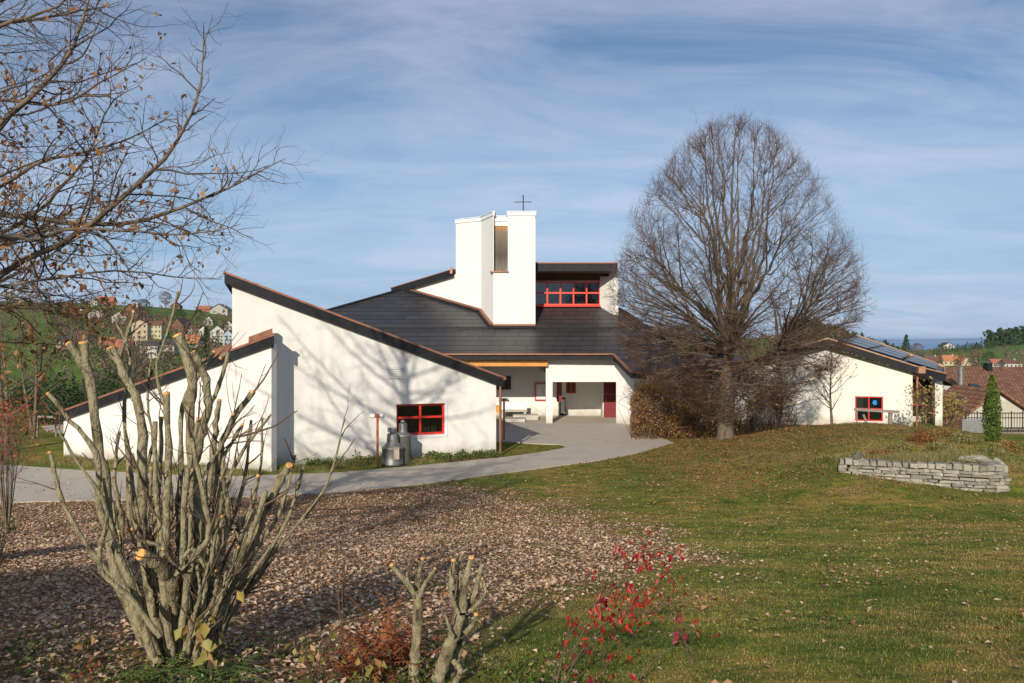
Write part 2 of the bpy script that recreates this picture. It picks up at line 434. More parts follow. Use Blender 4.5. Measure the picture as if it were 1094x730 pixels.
def wall(mb, A, B, z0, ztop, th, holes=(), zbot=None):
    """wall from A to B (xy), front face on the line, th thick to the left of A->B; ztop(u) with u in metres; holes (u0,u1,z0,z1)"""
    A = Vector((A[0], A[1], 0)); B = Vector((B[0], B[1], 0)); L = (B - A).length; t = (B - A) / L
    nrm = Vector((-t.y, t.x, 0)) * th
    zt = ztop if callable(ztop) else (lambda u: ztop)
    us = sorted(set([0, L] + [h[0] for h in holes] + [h[1] for h in holes]))
    for a, b in zip(us[:-1], us[1:]):
        if b - a < 1e-5: continue
        hs = sorted([h for h in holes if h[0] <= a + 1e-6 and h[1] >= b - 1e-6], key=lambda h: h[2])
        z = z0
        segs = []
        for h in hs: segs.append((z, h[2])); z = h[3]
        segs.append((z, None))
        for (s0, s1) in segs:
            if s1 is not None and s1 - s0 < 1e-4: continue
            pa = A + t * a; pb = A + t * b
            ta = zt(a) if s1 is None else s1; tb = zt(b) if s1 is None else s1
            mb.hexa([(pa.x, pa.y, s0), (pb.x, pb.y, s0), (pb.x + nrm.x, pb.y + nrm.y, s0), (pa.x + nrm.x, pa.y + nrm.y, s0)],
                    [(pa.x, pa.y, ta), (pb.x, pb.y, tb), (pb.x + nrm.x, pb.y + nrm.y, tb), (pa.x + nrm.x, pa.y + nrm.y, ta)])
def onwall(A, B, px, py):
    """(u, z) of the point of wall line A-B seen at that pixel"""
    k = (px - 547.0) / F
    t = (k * A[1] - A[0]) / ((B[0] - A[0]) - k * (B[1] - A[1]))
    L = math.hypot(B[0] - A[0], B[1] - A[1]); d = A[1] + t * (B[1] - A[1])
    return t * L, Z(py, d)
def window(parent, A, B, rect, cols, rows, m_frame, th=.3, fw=.07, inset=.10, sill=True, pane=None, hbar=None, vis=True):
    """framed window standing in a hole of wall A-B; its pane and sill are sub-parts"""
    A = Vector((A[0], A[1], 0)); B = Vector((B[0], B[1], 0)); t = (B - A).normalized(); n = Vector((-t.y, t.x, 0))
    u0, u1, z0, z1 = rect
    def pt(u, z, dep): 
        q = A + t * u + n * dep; return (q.x, q.y, z)
    def bar(mb, ua, ub, za, zb, d0, d1):
        mb.hexa([pt(ua, za, d0), pt(ub, za, d0), pt(ub, za, d1), pt(ua, za, d1)], [pt(ua, zb, d0), pt(ub, zb, d0), pt(ub, zb, d1), pt(ua, zb, d1)])
    f = MB(); e = .002
    bar(f, u0 + e, u0 + fw, z0 + e, z1 - e, inset, inset + .07); bar(f, u1 - fw, u1 - e, z0 + e, z1 - e, inset, inset + .07)
    bar(f, u0 + fw, u1 - fw, z0 + e, z0 + fw, inset, inset + .07); bar(f, u0 + fw, u1 - fw, z1 - fw, z1 - e, inset, inset + .07)
    for i in range(1, cols):
        u = u0 + (u1 - u0) * i / cols; bar(f, u - fw / 2, u + fw / 2, z0 + fw, z1 - fw, inset + .003, inset + .067)
    for i in range(1, rows):
        z = z0 + (z1 - z0) * (hbar if hbar else i / rows); bar(f, u0 + fw, u1 - fw, z - fw / 2, z + fw / 2, inset + .006, inset + .064)
    w = f.build('window', m_frame, parent)
    g = MB(); bar(g, u0 + fw * .5, u1 - fw * .5, z0 + fw * .5, z1 - fw * .5, inset + .03, inset + .038); g.build('pane', pane or M_GLASS, w)
    if sill:
        s_ = MB(); bar(s_, u0 - .04, u1 + .04, z0 - .05, z0 - .003, -.05, inset); s_.build('sill', M_METALW, w)
    return w, pt

# --- branches: arrays of polylines turned into tubes, all vectorised
def tubes(groups):
    """groups: list of (P (n,K,3), Rad (n,K), sides) -> verts, quads"""
    V = []; Fc = []; off = 0
    for Pp, Rr, sd_ in groups:
        if len(Pp) == 0: continue
        n, K, _ = Pp.shape
        T = np.gradient(Pp, axis=1) if K > 2 else np.repeat(Pp[:, 1:] - Pp[:, :1], 2, axis=1)
        T /= np.linalg.norm(T, axis=2, keepdims=True) + 1e-9
        mean = T.mean(axis=1); ref = np.where(np.abs(mean[:, 2:3]) < .8, np.array([[0, 0, 1.0]]), np.array([[1.0, 0, 0]]))
        ref = np.repeat(ref[:, None, :], K, axis=1)
        U = np.cross(T, ref); U /= np.linalg.norm(U, axis=2, keepdims=True) + 1e-9
        W_ = np.cross(T, U)
        a = np.arange(sd_) * 2 * math.pi / sd_
        ring = Pp[:, :, None, :] + Rr[:, :, None, None] * (U[:, :, None, :] * np.cos(a)[None, None, :, None] + W_[:, :, None, :] * np.sin(a)[None, None, :, None])
        V.append(ring.reshape(-1, 3))
        b = off + (np.arange(n) * K * sd_)[:, None, None] + (np.arange(K - 1) * sd_)[None, :, None]
        k = np.arange(sd_)[None, None, :]; k2 = (np.arange(sd_) + 1)[None, None, :] % sd_
        q = np.stack([b + k, b + k2, b + sd_ + k2, b + sd_ + k], axis=-1)
        Fc.append(q.reshape(-1, 4)); off += n * K * sd_
    if not V: return np.zeros((0, 3)), np.zeros((0, 4), int)
    return np.concatenate(V), np.concatenate(Fc)
def sprout(Pp, Rr, idx, t, ang, length, K, up, jit, rad, tip=.35, az=None, rng=RNG):
    """children of polylines Pp at parameter t, leaving at angle ang"""
    K0 = Pp.shape[1]; s = np.clip(t, 0, .999) * (K0 - 1); i = s.astype(int); fr = (s - i)[:, None]
    p0 = Pp[idx, i] * (1 - fr) + Pp[idx, i + 1] * fr
    T = Pp[idx, i + 1] - Pp[idx, i]; T /= np.linalg.norm(T, axis=1, keepdims=True) + 1e-9
    pr = Rr[idx, i] * (1 - fr[:, 0]) + Rr[idx, i + 1] * fr[:, 0]
    n = len(idx)
    if az is None: az = rng.uniform(0, 2 * math.pi, n)
    ref = np.where(np.abs(T[:, 2:3]) < .8, np.array([[0, 0, 1.0]]), np.array([[1.0, 0, 0]]))
    U = np.cross(T, ref); U /= np.linalg.norm(U, axis=1, keepdims=True) + 1e-9; W_ = np.cross(T, U)
    d = np.cos(ang)[:, None] * T + np.sin(ang)[:, None] * (np.cos(az)[:, None] * U + np.sin(az)[:, None] * W_)
    pts = np.zeros((n, K, 3)); pts[:, 0] = p0; st = (length / (K - 1))[:, None]
    for k in range(1, K):
        pts[:, k] = pts[:, k - 1] + d * st
        d = d + np.array([[0, 0, 1.0]]) * up + rng.normal(0, jit, (n, 3)); d /= np.linalg.norm(d, axis=1, keepdims=True)
    r0 = np.minimum(rad, pr * .8)
    rr = r0[:, None] * np.linspace(1, tip, K)[None, :]
    return pts, rr
def many(Pp, spacing, t0=.12, t1=.98, rng=RNG, jitter=.5):
    """evenly spaced child positions along each polyline -> idx, t"""
    L = np.linalg.norm(np.diff(Pp, axis=1), axis=2).sum(axis=1)
    cnt = np.maximum(1, (L * (t1 - t0) / spacing)).astype(int)
    idx = np.repeat(np.arange(len(Pp)), cnt)
    st = np.concatenate([[0], np.cumsum(cnt)[:-1]]); k = np.arange(len(idx)) - np.repeat(st, cnt)
    t = t0 + (t1 - t0) * (k + .5 + rng.uniform(-jitter, jitter, len(idx))) / cnt[idx]
    return idx, np.clip(t, .02, .99), L
def smooth_path(pts, K):
    """Catmull-Rom resample of a few hand-set points"""
    p = np.array(pts, float); q = np.vstack([2 * p[0] - p[1], p, 2 * p[-1] - p[-2]]); out = []
    n = len(p) - 1
    for s in np.linspace(0, n - 1e-6, K):
        i = int(s); t = s - i; a, b, c, d = q[i], q[i + 1], q[i + 2], q[i + 3]
        out.append(.5 * ((2 * b) + (-a + c) * t + (2 * a - 5 * b + 4 * c - d) * t * t + (-a + 3 * b - 3 * c + d) * t ** 3))
    return np.array(out)
def leaves(C, size, rng=RNG, flat=None, droop=0.0, aspect=.55):
    """folded diamond leaves at centres C; flat: lie mostly on the ground"""
    n = len(C)
    size = np.broadcast_to(np.asarray(size, float), (n,)) * rng.uniform(.7, 1.25, n)
    a = rng.uniform(0, 2 * math.pi, n)
    if flat is not None:
        tilt = rng.normal(0, flat, n)
        D = np.stack([np.cos(a) * np.cos(tilt), np.sin(a) * np.cos(tilt), np.sin(tilt)], 1)
        Nn = np.stack([rng.normal(0, flat, n), rng.normal(0, flat, n), np.ones(n)], 1)
    else:
        D = rng.normal(0, 1, (n, 3)); D[:, 2] -= droop; Nn = rng.normal(0, 1, (n, 3))
    D /= np.linalg.norm(D, axis=1, keepdims=True)
    S = np.cross(Nn, D); S /= np.linalg.norm(S, axis=1, keepdims=True) + 1e-9; Nn = np.cross(D, S)
    s = size[:, None]; curl = rng.uniform(.05, .3, (n, 1)) * s
    b = C; tip = C + D * s; l = C + D * s * .45 + S * s * aspect * .5 + Nn * curl; r = C + D * s * .45 - S * s * aspect * .5 + Nn * curl
    V = np.stack([b, r, tip, l], 1).reshape(-1, 3)
    o = (np.arange(n) * 4)[:, None]
    Fc = np.concatenate([o + np.array([[0, 1, 2]]), o + np.array([[0, 2, 3]])], 1).reshape(-1, 3)
    return V, Fc

# ------------------------------------------------------------------ where dead leaves cover the lawn (real ground cover, in metres)
def litter(x, y):
    x = np.asarray(x, float); y = np.asarray(y, float)
    yy = np.maximum(y, 3.5); z = terrain(x, yy)
    px = 547 + F * x / yy; py = 362 + (H - z) * F / yy
    edge = np.interp(py, [480, 512, 530, 545, 570, 600, 620, 650, 700, 760], [330, 430, 545, 590, 650, 715, 640, 545, 430, 380])
    w = np.interp(py, [500, 560, 700], [100, 120, 130])
    nz = 34 * noise2(x, y, 1.1) + 30 * noise2(x + 5, y, 2.7) + 24 * noise2(x, y + 9, 6)
    d = sst(w, -w * .45, px - edge + nz)
    d = d * (1 - .55 * sst(.25, .85, noise2(x + 2, y * 1.3, 2.3)) * sst(-500, 0, px - edge))
    d = d * sst(27.0, 23.5, y) * np.where(y < 3.5, .7, 1)
    tr = np.exp(-(((x - 9.5) / 4.5) ** 2 + ((y - 30.5) / 4.0) ** 2))
    pt = sst(.25, .95, noise2(x * .6, y * 1.5, .8) * .6 + noise2(x, y, 2.1) * .5) * .32
    return np.clip(d + tr * .38 + pt * sst(8, 12, y) + .03, 0, 1)

# ------------------------------------------------------------------ GROUND: one sheet to the horizon
rad = np.concatenate([[.0001, .8, 1.6, 2.4], np.geomspace(3, 62, 270), np.geomspace(64, 4200, 150), np.geomspace(4600, 70000, 14)])
th_f = np.arange(-44, 44.01, .3); th_b = np.arange(48, 313, 5.0)
ths = np.radians(np.concatenate([th_f, th_b]))
RR, TT = np.meshgrid(rad, ths, indexing='ij')
GX = RR * np.sin(TT); GY = RR * np.cos(TT)
GZ = terrain(GX, GY)
V = np.stack([GX, GY, GZ], -1).reshape(-1, 3)
nr, na = RR.shape
i_ = np.arange(nr - 1)[:, None]; j_ = np.arange(na)[None, :]; j2 = (j_ + 1) % na
Q = np.stack([i_ * na + j_, i_ * na + j2, (i_ + 1) * na + j2, (i_ + 1) * na + j_], -1).reshape(-1, 4)[:, ::-1]
gm, t, b = new_mat('lawn_and_meadow')
b.inputs['Roughness'].default_value = .95; b.inputs['Specular IOR Level'].default_value = .1
c = N(t, 'ShaderNodeTexCoord')
def nz(scale, detail=6, stretch=(1, 1, 1)):
    mpn = N(t, 'ShaderNodeMapping'); mpn.inputs['Scale'].default_value = stretch
    t.links.new(c.outputs['Object'], mpn.inputs[0])
    n = N(t, 'ShaderNodeTexNoise'); n.inputs['Scale'].default_value = scale; n.inputs['Detail'].default_value = detail; n.inputs['Roughness'].default_value = .65
    t.links.new(mpn.outputs[0], n.inputs['Vector']); return n
def ramp(inp, stops):
    r = N(t, 'ShaderNodeValToRGB')
    while len(r.color_ramp.elements) < len(stops): r.color_ramp.elements.new(.5)
    for k, (p_, c_) in enumerate(stops):
        r.color_ramp.elements[k].position = p_; r.color_ramp.elements[k].color = (*c_, 1)
    t.links.new(inp, r.inputs[0]); return r
def mixc(f, a_, b_, blend='MIX'):
    m_ = N(t, 'ShaderNodeMix', data_type='RGBA', blend_type=blend)
    if isinstance(f, float): m_.inputs['Factor'].default_value = f
    else: t.links.new(f, m_.inputs['Factor'])
    t.links.new(a_, m_.inputs['A']); t.links.new(b_, m_.inputs['B']); return m_.outputs['Result']
lawn = ramp(nz(.35, 8, (1, 1.6, 1)).outputs['Fac'], [(.34, (.085, .125, .019)), (.47, (.140, .170, .032)), (.58, (.24, .20, .058)), (.70, (.29, .185, .08))])
fine = ramp(nz(22, 4).outputs['Fac'], [(.3, (.40, .46, .36)), (.7, (1.5, 1.42, 1.3))])
mid = ramp(nz(1.7, 6, (1, 1.8, 1)).outputs['Fac'], [(.36, (.50, .66, .50)), (.64, (1.38, 1.22, 1.15))])
lawn_c = mixc(1.0, mixc(1.0, lawn.outputs[0], fine.outputs[0], 'MULTIPLY'), mid.outputs[0], 'MULTIPLY')
lit = ramp(nz(30, 3).outputs['Fac'], [(.3, (.05, .03, .016)), (.46, (.17, .10, .052)), (.58, (.30, .19, .10)), (.72, (.44, .30, .17))])
att = N(t, 'ShaderNodeAttribute'); att.attribute_name = 'litter'
near_c = mixc(att.outputs['Fac'], lawn_c, lit.outputs[0])
meadow = ramp(nz(.02, 8, (1, 1, 1)).outputs['Fac'], [(.38, (.07, .14, .022)), (.52, (.11, .18, .03)), (.62, (.16, .17, .05)), (.70, (.06, .06, .03))])
att2 = N(t, 'ShaderNodeAttribute'); att2.attribute_name = 'far'
allc = mixc(att2.outputs['Fac'], near_c, meadow.outputs[0])
t.links.new(allc, b.inputs['Base Color'])
bp = N(t, 'ShaderNodeBump'); bp.inputs['Strength'].default_value = .6; bp.inputs['Distance'].default_value = .03
t.links.new(nz(26, 5).outputs['Fac'], bp.inputs['Height']); t.links.new(bp.outputs[0], b.inputs['Normal'])
ground = link_mesh('ground', V, Q, gm, smooth=True)
tag(ground, 'green autumn lawn strewn with brown leaves, rolling on to far meadows', 'lawn', kind='structure')
a1 = ground.data.attributes.new('litter', 'FLOAT', 'POINT'); a1.data.foreach_set('value', (litter(V[:, 0], V[:, 1]) * sst(60, 45, V[:, 1])).astype(np.float32))
a2 = ground.data.attributes.new('far', 'FLOAT', 'POINT'); a2.data.foreach_set('value', sst(48, 75, V[:, 1]).astype(np.float32))

# lake on the horizon
lm, t, b = new_mat('lake_water')
b.inputs['Base Color'].default_value = (.03, .15, .38, 1); b.inputs['Roughness'].default_value = .35
lk = MB(); lk.add([(-60000, 3500, -118), (60000, 3500, -118), (60000, 69000, -118), (-60000, 69000, -118)], [(0, 1, 2, 3)])
tag(lk.build('lake', lm), 'blue lake on the far horizon', 'lake', kind='structure')
fs = MB()
for k in range(60):
    x0 = -9000 + k * 700
    h0 = 40 + 50 * (1 + math.sin(k * .7) * .6 + math.sin(k * 1.9) * .4)
    h1 = 40 + 50 * (1 + math.sin((k + 1) * .7) * .6 + math.sin((k + 1) * 1.9) * .4)
    fs.hexa([(x0, 40000, -118.5), (x0 + 700, 40000, -118.5), (x0 + 700, 44000, -118.5), (x0, 44000, -118.5)],
            [(x0, 41000, -118 + h0), (x0 + 700, 41000, -118 + h1), (x0 + 700, 43000, -118 + h1), (x0, 43000, -118 + h0)])
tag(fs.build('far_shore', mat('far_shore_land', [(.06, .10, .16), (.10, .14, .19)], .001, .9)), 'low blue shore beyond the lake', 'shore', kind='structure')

# path and forecourt
ASPH = mat('pale_asphalt', [(.37, .325, .27), (.45, .40, .335), (.40, .355, .295)], .8, .92, .3, 60)
up = [(-220, 488), (-60, 494), (0, 497), (80, 503), (180, 508), (250, 510), (360, 506), (440, 499), (537, 489.5), (575, 484.5), (600, 480), (606, 478), (598, 475.5), (575, 475)]
poly = [G0(*q) for q in up]
poly += [(-.40, 36.0), (-.9, 36.0)]          # behind the wing's corner
poly += [(-4.6, 47.9), (6.5, 47.9), (6.4, 41.8), (6.6, 40.6), (6.9, 38.5)]
lo = [(720, 474), (680, 485), (640, 492.5), (600, 498), (524, 508), (450, 518), (360, 527), (250, 532), (100, 535.5), (0, 538), (-220, 543)]
poly += [G0(*q) for q in lo]
pm = MB(); pm.prism(poly, -.15, .035)
tag(pm.build('path', ASPH), 'pale grey asphalt path curving to the entrance forecourt', 'path', kind='structure')
# edging: thin dark strips of soil and leaves along the path are part of the leaf layer below
up2 = [(-220, 474), (0, 476), (40, 478), (60, 472), (96, 463), (60, 457), (0, 455), (-220, 452)]
tag(MB().prism([(X(a, H * F / (b_ - 362)), H * F / (b_ - 362)) for a, b_ in [(44, 456), (70, 453), (100, 452), (100, 462), (70, 463), (50, 461)]], -.1, .03).build('paved_patch', ASPH), 'small grey paved patch on the lawn beside the annex', 'paving', kind='structure')

# ------------------------------------------------------------------ CHURCH CENTRE
# wing with the big sloping gable wall
WA = (X(248, 28.8), 28.8); WB = (X(530, 31.8), 31.8)
church = empty('church_building', (0, 46, 0), 'white rendered parish church with dark slate roof, square tower and sloping wings', 'church')
wt = Vector((WB[0] - WA[0], WB[1] - WA[1])).normalized(); wn = Vector((-wt.y, wt.x)); WL = math.hypot(WB[0] - WA[0], WB[1] - WA[1])
zA = Z(296, 28.8); zB = Z(402, 31.8)
slope_w = (zB - zA) / WL
mb = MB()
hu0, hz1 = onwall(WA, WB, 423.5, 431); hu1, hz0 = onwall(WA, WB, 475.5, 463.5)
hz0 = Z(464, 31.2); hz1 = Z(431.5, 30.9)
wall(mb, WA, WB, -.2, lambda u: zA - .22 + slope_w * u, .35, [(hu0, hu1, hz0, hz1)])
def wp(u, d, z): return (WA[0] + wt.x * u + wn.x * d, WA[1] + wt.y * u + wn.y * d, z)
# side and back walls
wall(mb, wp(WL, .35, 0)[:2], wp(WL, 11, 0)[:2], -.2, zB - .15, .35)
wall(mb, wp(.0, 11, 0)[:2], wp(0, .35, 0)[:2], -.2, zA - .3, .35)
wall(mb, wp(WL, 11, 0)[:2], wp(0, 11, 0)[:2], -.2, lambda u: zB - .2 - slope_w * u, .35)
mb.build('gable_wall', M_PLASTER, church)
def wroof(u0, u1, d0, d1, lift, th):
    zz = lambda u: zA + slope_w * u + lift
    return [wp(u0, d0, zz(u0)), wp(u1, d0, zz(u1)), wp(u1, d1, zz(u1)), wp(u0, d1, zz(u0))]
rf = MB(); rf.slab(wroof(-.22, WL + .22, -.10, 11.3, -.02, 0), .18, lambda p: (p[0], p[1])); rf.build('roof', M_SLATE, church)
fa = MB(); fa.slab(wroof(-.24, WL + .24, -.17, -.10, .02, 0), .36); fa.slab(wroof(-.26, -.22, -.1, 11.3, .01, 0), .34); fa.build('fascia', M_FASCIA, church)
cp = MB(); cp.slab(wroof(-.28, WL + .28, -.20, .05, .09, 0), .075); cp.slab(wroof(-.3, -.2, .06, 11.3, .07, 0), .05); cp.build('roof_edge_capping', M_COPPER, church)
gu = MB(); ga = wp(WL + .30, -.2, zB + slope_w * .2); gb = wp(WL + .30, 11.3, ga[2]); gu.tube([ga, gb], .075, 10); gu.build('gutter', M_COPPER, church)
dp = MB(); a = wp(WL + .16, -.06, 0); dp.tube([(ga[0], ga[1] + .1, ga[2] - .02), (a[0], a[1], ga[2] - .3), (a[0], a[1], .02)], .05, 10)
dpo = dp.build('downpipe', M_COPPER, church)
MB().box(a[0] - .17, a[0] - .03, a[1] - .12, a[1] - .04, 1.75, 2.02).build('junction_box', mat('yellow_box', [(.55, .25, .03)], 4, .5), dpo)
w, _ = window(church, WA, WB, (hu0, hu1, hz0, hz1), 2, 2, M_RED, fw=.085, inset=.16, hbar=.56, th=.35)
w['label'] = 'square red framed window in the wing wall with jars on its inner sill'
fr = MB()
for (a0, a1, z0_, z1_) in [(hu0 - .0, hu1 + .09, hz0 - .10, hz0 - .052), (hu1 + .002, hu1 + .09, hz0 - .05, hz1 + .02)]:
    fr.hexa([wp(a0, -.03, z0_), wp(a1, -.03, z0_), wp(a1, .0, z0_), wp(a0, .0, z0_)], [wp(a0, -.03, z1_), wp(a1, -.03, z1_), wp(a1, .0, z1_), wp(a0, .0, z1_)])
fr.build('window_surround', M_METALW, w)
jr = MB()
for uu in (.3, .42, .56, .7, .8):
    q = wp(hu1 - uu, .42, hz0 + .10); jr.lathe(q, [(.045, 0), (.05, .12), (.035, .15), (.04, .2)], 8)
jr2 = MB().hexa([wp(hu0, .36, hz0 - .05), wp(hu1, .36, hz0 - .05), wp(hu1, .6, hz0 - .05), wp(hu0, .6, hz0 - .05)], [wp(hu0, .36, hz0 + .09), wp(hu1, .36, hz0 + .09), wp(hu1, .6, hz0 + .09), wp(hu0, .6, hz0 + .09)])
jr2.build('inner_ledge', M_CONC, church)
tag(jr.build('jar', M_POT), 'row of small pale jars on the inner ledge of the red wing window', 'jars', kind='stuff')
# air vent grille
vu0, vz1 = onwall(WA, WB, 413.5, 392.5); vu1, vz0 = onwall(WA, WB, 431.5, 405)
vg = MB(); vg.hexa([wp(vu0, -.025, vz0), wp(vu1, -.025, vz0), wp(vu1, 0, vz0), wp(vu0, 0, vz0)], [wp(vu0, -.025, vz1), wp(vu1, -.025, vz1), wp(vu1, 0, vz1), wp(vu0, 0, vz1)])
for k in range(6):
    z_ = vz0 + .03 + k * (vz1 - vz0 - .04) / 6
    vg.hexa([wp(vu0 + .03, -.06, z_), wp(vu1 - .03, -.06, z_), wp(vu1 - .03, -.025, z_ + .02), wp(vu0 + .03, -.025, z_ + .02)], [wp(vu0 + .03, -.06, z_ + .012), wp(vu1 - .03, -.06, z_ + .012), wp(vu1 - .03, -.025, z_ + .035), wp(vu0 + .03, -.025, z_ + .035)])
vg.build('vent_grille', mat('grille_grey', [(.62, .62, .61)], 3, .6), church)

# low annex in front of the wing
AC = (X(290, 27.95), 27.95); AL = (X(68, 31.2), 31.2)
at_ = Vector((AC[0] - AL[0], AC[1] - AL[1])); ALn = at_.length; at_.normalize(); an = Vector((-at_.y, at_.x))
zr = Z(368, 27.95); zl = Z(447, 31.2); sl = (zr - zl) / ALn
an = Vector((-.295, .955))     # the annex runs back at this angle into the wing
def ap(u, d, z): return (AL[0] + at_.x * u + an.x * d, AL[1] + at_.y * u + an.y * d, z)
mb = MB(); wall(mb, AL, AC, -.2, lambda u: zl + sl * u, .3)
dback = 3.4
wall(mb, ap(ALn, .3, 0)[:2], ap(ALn, 2.0, 0)[:2], -.2, zr, .3)
wall(mb, ap(0, dback, 0)[:2], ap(0, .3, 0)[:2], -.2, zl, .3)
wall(mb, ap(ALn, dback, 0)[:2], ap(0, dback, 0)[:2], -.2, lambda u: zr - sl * u, .3)
mb.build('annex_wall', M_PLASTER, church)
def aroof(u0, u1, d0, d1, lift):
    return [ap(u0, d0, zl + sl * u0 + lift), ap(u1, d0, zl + sl * u1 + lift), ap(u1, d1, zl + sl * u1 + lift), ap(u0, d1, zl + sl * u0 + lift)]
o_ = MB(); o_.slab(aroof(-.3, ALn + .06, -.08, 2.6, .27), .24, lambda p: (p[0], p[1])); o_.build('annex_roof', mat('copper_sheet_roof', [(.10, .06, .05), (.20, .11, .08)], 2, .55, .1), church)
o_ = MB(); o_.slab(aroof(-.32, ALn + .08, -.15, -.08, .27), .33); o_.slab(aroof(ALn + .06, ALn + .10, -.08, 1.1, .28), .42); o_.build('annex_fascia', M_FASCIA, church)
o_ = MB(); o_.slab(aroof(-.34, ALn + .12, -.19, .08, .35), .08); o_.slab(aroof(ALn - 2.6, ALn + .05, .72, 1.0, .56), .20)
o_.slab(aroof(-.34, ALn + .1, 2.5, 2.7, .36), .06); o_.build('annex_roof_capping', M_COPPER, church)

# main hall roof: front plane z = 3.8 + .466 (y-43)
RS = .466
def rz(y): return 3.8 + RS * (y - 43)
def ruv(p): return (p[0] + 100 - 0.20 * p[1], (p[1]) / math.cos(math.atan(RS)))
mb = MB()
RP = [(-13.0, 47.15), (-11.8, 43), (5.46, 43), (6.18, 41.04), (10.4, 40.9), (6.9, 48.2), (4.2, 52.0), (-6.7, 52.0)]
mb.slab([(x, y, rz(y)) for x, y in RP], .2, ruv)
def back(pts): mb.slab(pts, .2, lambda p: (p[1], p[0]))
back([(-13.0, 47.15, rz(47.15)), (-6.7, 52, rz(52)), (-6.7, 62, 3.6), (-10.5, 62, 3.4)])
back([(-6.7, 52, rz(52)), (4.2, 52, rz(52)), (4.2, 62, 3.6), (-6.7, 62, 3.6)])
back([(10.4, 40.9, rz(40.9)), (14.0, 62, 2.6), (4.2, 62, 3.6), (4.2, 52, rz(52)), (6.9, 48.2, rz(48.2))])
mb.build('main_roof', M_SLATE, church)
sn = MB()    # snow guard rail across the slope
sn.beam((-9.5, 46.15, rz(46.15) + .06), (8.2, 46.15, rz(46.15) + .06), .05, .07)
sn.build('snow_rail', M_FASCIA, church)
hp = MB(); hp.tube([(-13.0, 47.15, rz(47.15) + .04), (-6.7, 52, rz(52) + .05)], .09, 6); hp.build('hip_ridge', M_FASCIA, church); hp = MB(); hp.tube([(10.4, 40.9, rz(40.9) + .03), (6.9, 48.2, rz(48.2) + .05), (4.2, 52, rz(52) + .05)], .09, 6); hp.build('hip_ridge', M_FASCIA, church)
# eave fascia, gutter
EP = [(-6.5, 43), (5.46, 43), (6.18, 41.04), (10.4, 40.9)]
fa = MB(); gt = MB()
for (p, q) in zip(EP[:-1], EP[1:]):
    za, zb = rz(p[1]), rz(q[1])
    fa.beam((p[0], p[1] - .03, za - .14), (q[0], q[1] - .03, zb - .14), .05, .26)
    gt.beam((p[0], p[1] - .10, za + .035), (q[0], q[1] - .10, zb + .035), .14, .07)
fa.build('eave_fascia', M_FASCIA, church); gt.build('eave_gutter', M_COPPER, church)
bm_ = MB(); bm_.beam((-4.5, 43.25, 3.48), (1.95, 43.25, 3.48), .12, .12); bm_.beam((-4.5, 43.4, 3.27), (1.95, 43.4, 3.27), .14, .20)
bm_.build('eave_beam', M_BEAM, church)
# porch
PA = (1.86, 43.6); PB = (5.72, 43.7); PC = (6.55, 42.9); PD = (10.3, 41.6)
mb = MB()
wall(mb, PA, PB, 2.30, 3.55, .34)
mb.box(1.86, 2.22, 43.6, 43.94, -.1, 2.299)
wall(mb, PB, PC, -.1, 3.45, .3)
wall(mb, PC, PD, -.1, 2.72, .3, [])
mb.prism([(1.87, 43.95), (5.8, 43.95), (5.8, 47.95), (1.87, 47.95)], 2.55, 2.75)     # porch ceiling
mb.build('porch_wall', M_PLASTER2, church)
BW = ((-6.6, 48.0), (6.6, 48.0))
def bx_(px0, px1, py0, py1, d=48.0): return (X(px0, d) + 6.6, X(px1, d) + 6.6, Z(py1, d), Z(py0, d))
h1 = bx_(529, 546, 401.5, 416.5); h2 = bx_(604.5, 615.5, 407.5, 420.5); 
mb = MB(); wall(mb, BW[0], BW[1], -.1, 5.8, .3, [h1, h2])
mb.box(5.35, 6.55, 46.9, 47.98, -.1, 2.54)                                     # wall block beside the red door
mb.build('entrance_wall', M_PLASTER2, church)
window(church, BW[0], BW[1], h1, 1, 1, M_DRED, fw=.06, inset=.12, sill=False)
w2, _ = window(church, BW[0], BW[1], h2, 2, 1, M_RED, fw=.08, inset=.05, sill=False)
dr = MB(); dr.hexa([(4.45, 47.9, 0.04), (5.35, 46.88, 0.04), (5.38, 46.92, .04), (4.48, 47.94, .04)], [(4.45, 47.9, 2.42), (5.35, 46.88, 2.42), (5.38, 46.92, 2.42), (4.48, 47.94, 2.42)])
dr.v = []; dr.f = []
dr.box(5.40, 6.35, 46.80, 46.88, .04, 2.42); dd_ = dr.build('door', M_DRED, church)
dd_['label'] = 'dark red entrance door in the porch'
MB().tube([(5.52, 46.74, 1.0), (5.52, 46.74, 1.25)], .02, 8).build('handle', M_GALV, dd_)
# inside pier + glass side panel
gp = MB(); gp.box(X(598, 47.6), X(604, 47.6), 47.5, 47.56, .1, 1.15); gpp = gp.build('poster_board', M_FASCIA, church)
MB().box(X(599, 47.6), X(603, 47.6), 47.47, 47.498, .22, 1.05).build('poster', M_PAPER, gpp)
mb = MB(); mb.box(X(594.5, 46), X(600, 46), 45.7, 45.8, 1.05, 2.3); mb.build('inner_window', M_DRED, church)
# dark sides closing the hall
mb = MB(); wall(mb, (6.75, 61), (-6.75, 61), -.1, 3.4, .3); mb.build('rear_wall', M_PLASTER2, church)

# raised white volume, tower
A_ = (-3.50, 49.6); B_ = (-1.88, 48.5); C_ = (-1.09, 46.4); D_ = (1.365, 46.4); G_ = (-6.68, 51.6)
TZ = 11.85; SILLZ = Z(290, 46.4)
def yC(x): return 46.4
tw = MB()
body = [G_, B_, C_, D_, (1.365, 51.5), (-3.0, 53.0)]
